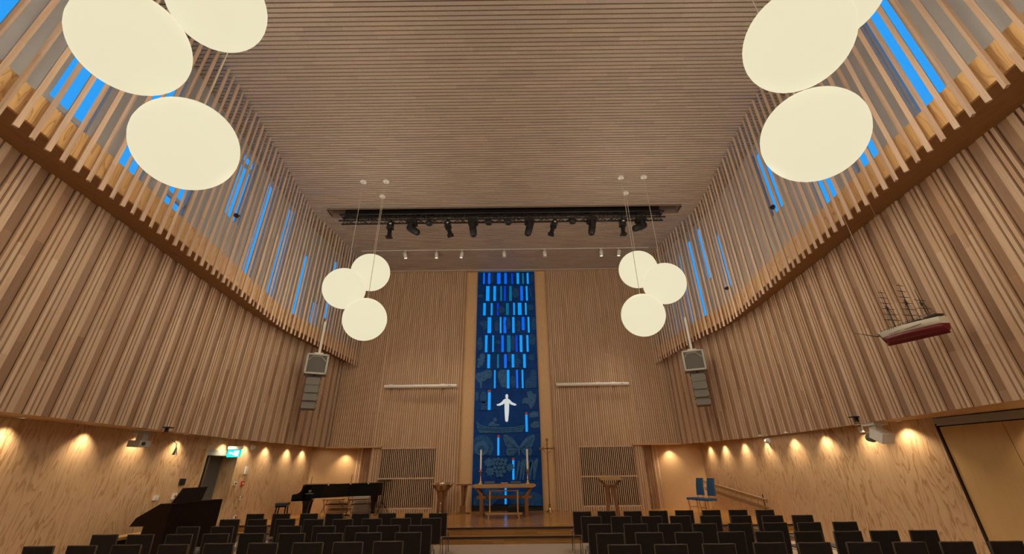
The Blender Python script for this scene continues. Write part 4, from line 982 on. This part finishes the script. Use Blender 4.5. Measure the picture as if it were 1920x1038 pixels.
# riser steps, board, stands behind the piano
for (x,y,n,lab) in ((-6.72,17.45,3,'folded wooden choir riser behind the piano, nearer the keyboard'),(-5.72,17.35,2,'folded wooden choir riser behind the piano, nearer the tail')):
    r=empty('choir_riser',(x,y,SZ),lab,'riser','choir risers behind the piano')
    for k in range(n):
        b=MB(); b.box((-.15+.15*k,0,.5-.16*k),(.7,.4,.04)); b.build('tread',M['oakx'],r)
    b=MB()
    for k in range(8): b.box((.05+.01*k,-.1,.08+.05*k),(.72,.3,.012),Matrix.Rotation(.0,3,'Y'))
    b.build('slatted_panel',M['walnut'],r)
    b=MB()
    for s in (-.35,.35): b.tube([(s*1.2-.1,-.2,0),(s*.8,-.2,.5)],.016,6); b.tube([(s*1.2+.1,-.22,0),(s*.8-.15,-.22,.48)],.016,6)
    b.build('frame',M['steel'],r)
b=MB(); b.box((0,0,.32),(.62,.04,.62)); o=b.build('white_board',M['white'],None,(-6.0,17.92,SZ+.012),(radians(-4),0,0)); tag(o,'white board leaning on the niche slats behind the piano tail','board')
r=empty('music_stand',(-5.1,17.72,SZ),'black tripod stand with a flat desk behind the piano tail','music stand','black stands behind the piano')
b=MB()
for k in range(3): a=2*pi*k/3+.3; b.tube([(.28*cos(a),.28*sin(a),0),(0,0,.42)],.012,6)
b.build('tripod',M['black'],r); b=MB(); b.tube([(0,0,.3),(0,0,1.1)],.011,6); b.build('pole',M['black'],r); b=MB(); b.box((0,0,1.12),(.5,.3,.02),Matrix.Rotation(.15,3,'X')); b.build('desk',M['black'],r)
for x,y,h,lab in ((-6.2,17.12,1.35,'thin black microphone stand behind the middle of the piano'),(-7.75,17.2,1.3,'thin black microphone stand behind the piano keyboard')):
    r=empty('microphone_stand',(x,y,SZ),lab,'microphone stand','black stands behind the piano')
    b=MB(); b.tube([(0,0,0.01),(0.02,0,h)],.010,6); b.build('pole',M['black'],r); b=MB(); b.lathe([(.13,0),(.13,.02),(.02,.03)],n=16); b.build('base',M['black'],r)
# ---------------------------------------------------------------- organ console
og=empty('organ_console',(-7.2,10.5,0),'dark mahogany organ console standing at the left wall behind the chairs','organ')
prof=[(0,0.0),(0,1.2),(-.25,1.2),(-.66,.95),(-.74,.80),(-.45,.80),(-.48,.05),(-.48,0)]
for s in (-1,1):
    b=MB(); b.prism([(x,s*.80-.02,z) for x,z in prof],(0,.04,0)); b.build('side_panel',M['organ'],og)
b=MB(); b.box((-.015,0,.6),(.03,1.56,1.2)); b.box((-.13,0,1.19),(.28,1.58,.03)); b.build('back_panel',M['organd'],og)
b=MB(); b.box((-.42,0,.83),(.56,1.56,.05)); b.box((-.3,0,.4),(.4,1.5,.05)); b.build('key_table',M['organ'],og)
for k in range(3):
    b=MB(); b.box((-.58+.12*k,0,.875+.06*k),(.13,1.1,.025)); b.build('keyboard',M['candle'],og)
A,B_,C_,D_=at(343.7,914.6,X=-7.32),at(389.6,912,X=-7.32),at(377,940,X=-7.25),at(327,943,X=-7.25)
b=MB(); O=Vector(og.location)
q=[at(322,943,X=-7.30)-O,at(377,939,X=-7.30)-O,at(389.6,912,X=-7.40)-O,at(343.7,914.6,X=-7.40)-O]
b.prism(q,(-.02,0,-.01)); b.build('music_desk',M['organd'],og)
b=MB(); b.box((-.2,-.35,1.24),(.05,.1,.08)); b.build('desk_hinge',M['brass'],og)
b=MB()
for k in range(24): b.box((-.66,-.6+k*.05,.03),(.40,.02,.03))
b.build('pedal_board',M['oak'],og)
r=empty('organ_bench',(-8.12,9.75,0),'light wooden organ bench with dark front beside the organ','bench')
b=MB(); b.box((0,0.2,.60),(.32,1.3,.05)); b.build('seat',M['oakx'],r)
b=MB(); b.box((0,.2,.5),(.26,1.2,.14)); b.build('apron',M['black'],r)
for s in (-.35,.75): b=MB(); b.box((0,s,.22),(.3,.04,.44)); b.build('leg_panel',M['oak'],r)
# ---------------------------------------------------------------- chairs
def make_chair():
    r=bpy.data.objects.new('stacking_chair',None); COL.objects.link(r); r.empty_display_size=.1
    # faces +Y (stage); back towards -Y
    W=.21; nx=8
    def back(z,k): # row of points
        out=[]
        for i in range(nx+1):
            u=-1+2*i/nx; out.append((u*W*k, -.20-.05*(z-.36)/.5+.022*(u*u)*-1.0+.0, z-(.008*(1-u*u) if z>.8 else 0)))
        return out
    b=MB(); t=.022
    rowsz=[(.37,.95),(.45,.97),(.6,1.0),(.75,1.0),(.848,1.0)]
    G=[back(z,k) for z,k in rowsz]
    for a,c in zip(G,G[1:]):
        for i in range(nx):
            b.face([a[i],a[i+1],c[i+1],c[i]],None,0,True); b.face([(c[i][0],c[i][1]+t,c[i][2]),(c[i+1][0],c[i+1][1]+t,c[i+1][2]),(a[i+1][0],a[i+1][1]+t,a[i+1][2]),(a[i][0],a[i][1]+t,a[i][2])],None,0,True)
    b.build('backrest',M['fab'],r)
    b=MB()
    edge=[g[0] for g in G]+G[-1][1:-1]+[g[-1] for g in reversed(G)]
    b.tube([(x,y+t/2,z) for x,y,z in edge],.0125,6); b.build('shell_edge',M['edge'],r)
    b=MB(); b.loft([[(-.21+k,y,.43+dz),(.21-k,y,.43+dz),(.21-k,y,.455+dz),(-.21+k,y,.455+dz)] for y,k,dz in ((-.19,.02,-.04),(-.14,0,-.005),(.05,0,0),(.2,.01,.005),(.25,.03,-.01))],sm=False); b.build('seat',M['seat'],r,bevel=.006)
    for s in (-1,1):
        b=MB(); b.tube([(s*.225,-.21,0),(s*.215,-.16,.41),(s*.215,.17,.41),(s*.225,.21,0)],.0095,7); b.build('leg_frame',M['leg'],r)
    return r
proto=make_chair()
CH={'R1':[(1.61,11.21),(2.21,11.24),(2.8,11.15),(3.43,11.18),(4.05,11.2),(4.69,11.18),(5.32,11.15),(5.9,11.06)],
'R2':[(1.64,10.08),(2.26,10.02),(2.90,9.97),(3.5,9.95),(4.11,9.89),(4.72,9.85),(5.36,9.8),(5.99,9.81)],
'R3':[(1.54,8.66),(2.19,8.65),(2.81,8.62),(3.42,8.56),(4.04,8.54),(4.71,8.58),(5.3,8.56),(5.97,8.58)],
'R4':[(1.49,7.48),(2.11,7.51),(2.72,7.49),(3.38,7.5),(3.97,7.47),(4.54,7.42),(5.13,7.39),(5.71,7.41),(6.3,7.39)],
'R5':[(1.45,6.4),(2.06,6.38),(2.69,6.38),(3.37,6.42),(3.95,6.39),(4.58,6.37),(5.16,6.34),(5.76,6.32),(6.4,6.31)],
'L1':[(-6.45,11.62),(-5.8,11.6),(-5.08,11.53),(-4.44,11.5),(-3.77,11.44),(-3.1,11.38),(-2.44,11.28),(-1.85,11.24)],
'L2':[(-6.28,10.34),(-5.64,10.3),(-5.03,10.3),(-4.34,10.16),(-3.71,10.12),(-3.09,10.16),(-2.46,10.18),(-1.81,10.12)],
'L3':[(-6.26,9.06),(-5.6,9.05),(-4.97,9.07),(-4.29,9.0),(-3.6,8.93),(-2.97,8.87),(-2.38,8.9),(-1.78,8.86)],
'L4':[(-6.94,8.05),(-6.31,8.01),(-5.62,7.97),(-5.03,8.0),(-4.4,7.98),(-3.71,7.92),(-3.06,7.88),(-2.44,7.9),(-1.77,7.87)],
'L5':[(-6.81,6.87),(-6.19,6.88),(-5.57,6.9),(-4.88,6.88),(-4.27,6.93),(-3.62,6.92),(-2.98,6.91),(-2.4,6.91),(-1.83,6.94)]}
rowname={'1':'front row','2':'second row','3':'third row','4':'fourth row','5':'fifth row'}
first=True
for key,lst in CH.items():
    side='right' if key[0]=='R' else 'left'
    seq=sorted(lst,key=lambda q:abs(q[0]+.15)) 
    for i,(x,y) in enumerate(seq):
        c=proto if first else copy_tree(proto); first=False
        c.location=(x,y+.235,0); c.rotation_euler=(0,0,radians(random.uniform(-2,2)))
        tag(c,'black stacking chair, %s of the %s block, %s from the centre aisle'%(rowname[key[1]],side,names[i]),'chair','%s of chairs, %s block'%(rowname[key[1]],side))
# ---------------------------------------------------------------- lights
def add_light(kind,name,loc,energy,col,**k):
    l=bpy.data.lights.new(name,kind); l.energy=energy; l.color=col
    for a,v in k.items(): setattr(l,a,v)
    o=bpy.data.objects.new(name,l); COL.objects.link(o); o.location=loc; return o
GLOBE_W=730; 
for i,c in enumerate(LIGHTS):
    if c[0]=='spot':
        o=add_light('SPOT','track_lamp',c[1],300,(1,.86,.68),spot_size=radians(42),spot_blend=1.0,shadow_soft_size=.05); o.rotation_euler=(radians(12),0,0)
    elif c[0]=='down':
        o=add_light('SPOT','downlight_lamp',c[1],62,(1,.79,.52),spot_size=radians(108),spot_blend=1.0,shadow_soft_size=.03)
    else:
        add_light('POINT','globe_lamp',c,GLOBE_W,(1,.88,.70),shadow_soft_size=.66)
# ---------------------------------------------------------------- world: dusk sky
w=bpy.data.worlds.new('dusk'); scn.world=w; w.use_nodes=True
bg=w.node_tree.nodes['Background']; bg.inputs[0].default_value=(.03,.37,.96,1); bg.inputs[1].default_value=1.0
# ---------------------------------------------------------------- camera
cam=bpy.data.cameras.new('camera'); co=bpy.data.objects.new('camera',cam); COL.objects.link(co)
cam.sensor_width=36; cam.lens=F*36/1920; cam.clip_start=.05; cam.clip_end=200
c,s=cos(ROLL),sin(ROLL); cp,sp=cos(PIT),sin(PIT)
Xv=Vector((1,0,0)); U0=Vector((0,-sp,cp)); Fw=Vector((0,cp,sp))
rt=c*Xv-s*U0; up=s*Xv+c*U0
co.matrix_world=Matrix(((rt.x,up.x,-Fw.x,0),(rt.y,up.y,-Fw.y,0),(rt.z,up.z,-Fw.z,HC),(0,0,0,1)))
scn.camera=co
scn.view_settings.view_transform='Standard'; scn.view_settings.look='None'; scn.view_settings.exposure=0; scn.view_settings.gamma=1
scn.view_settings.use_curve_mapping=False
scn.cycles.use_denoising=True
scn.cycles.max_bounces=6; scn.cycles.diffuse_bounces=4; scn.cycles.transparent_max_bounces=16
scn.cycles.sample_clamp_indirect=4
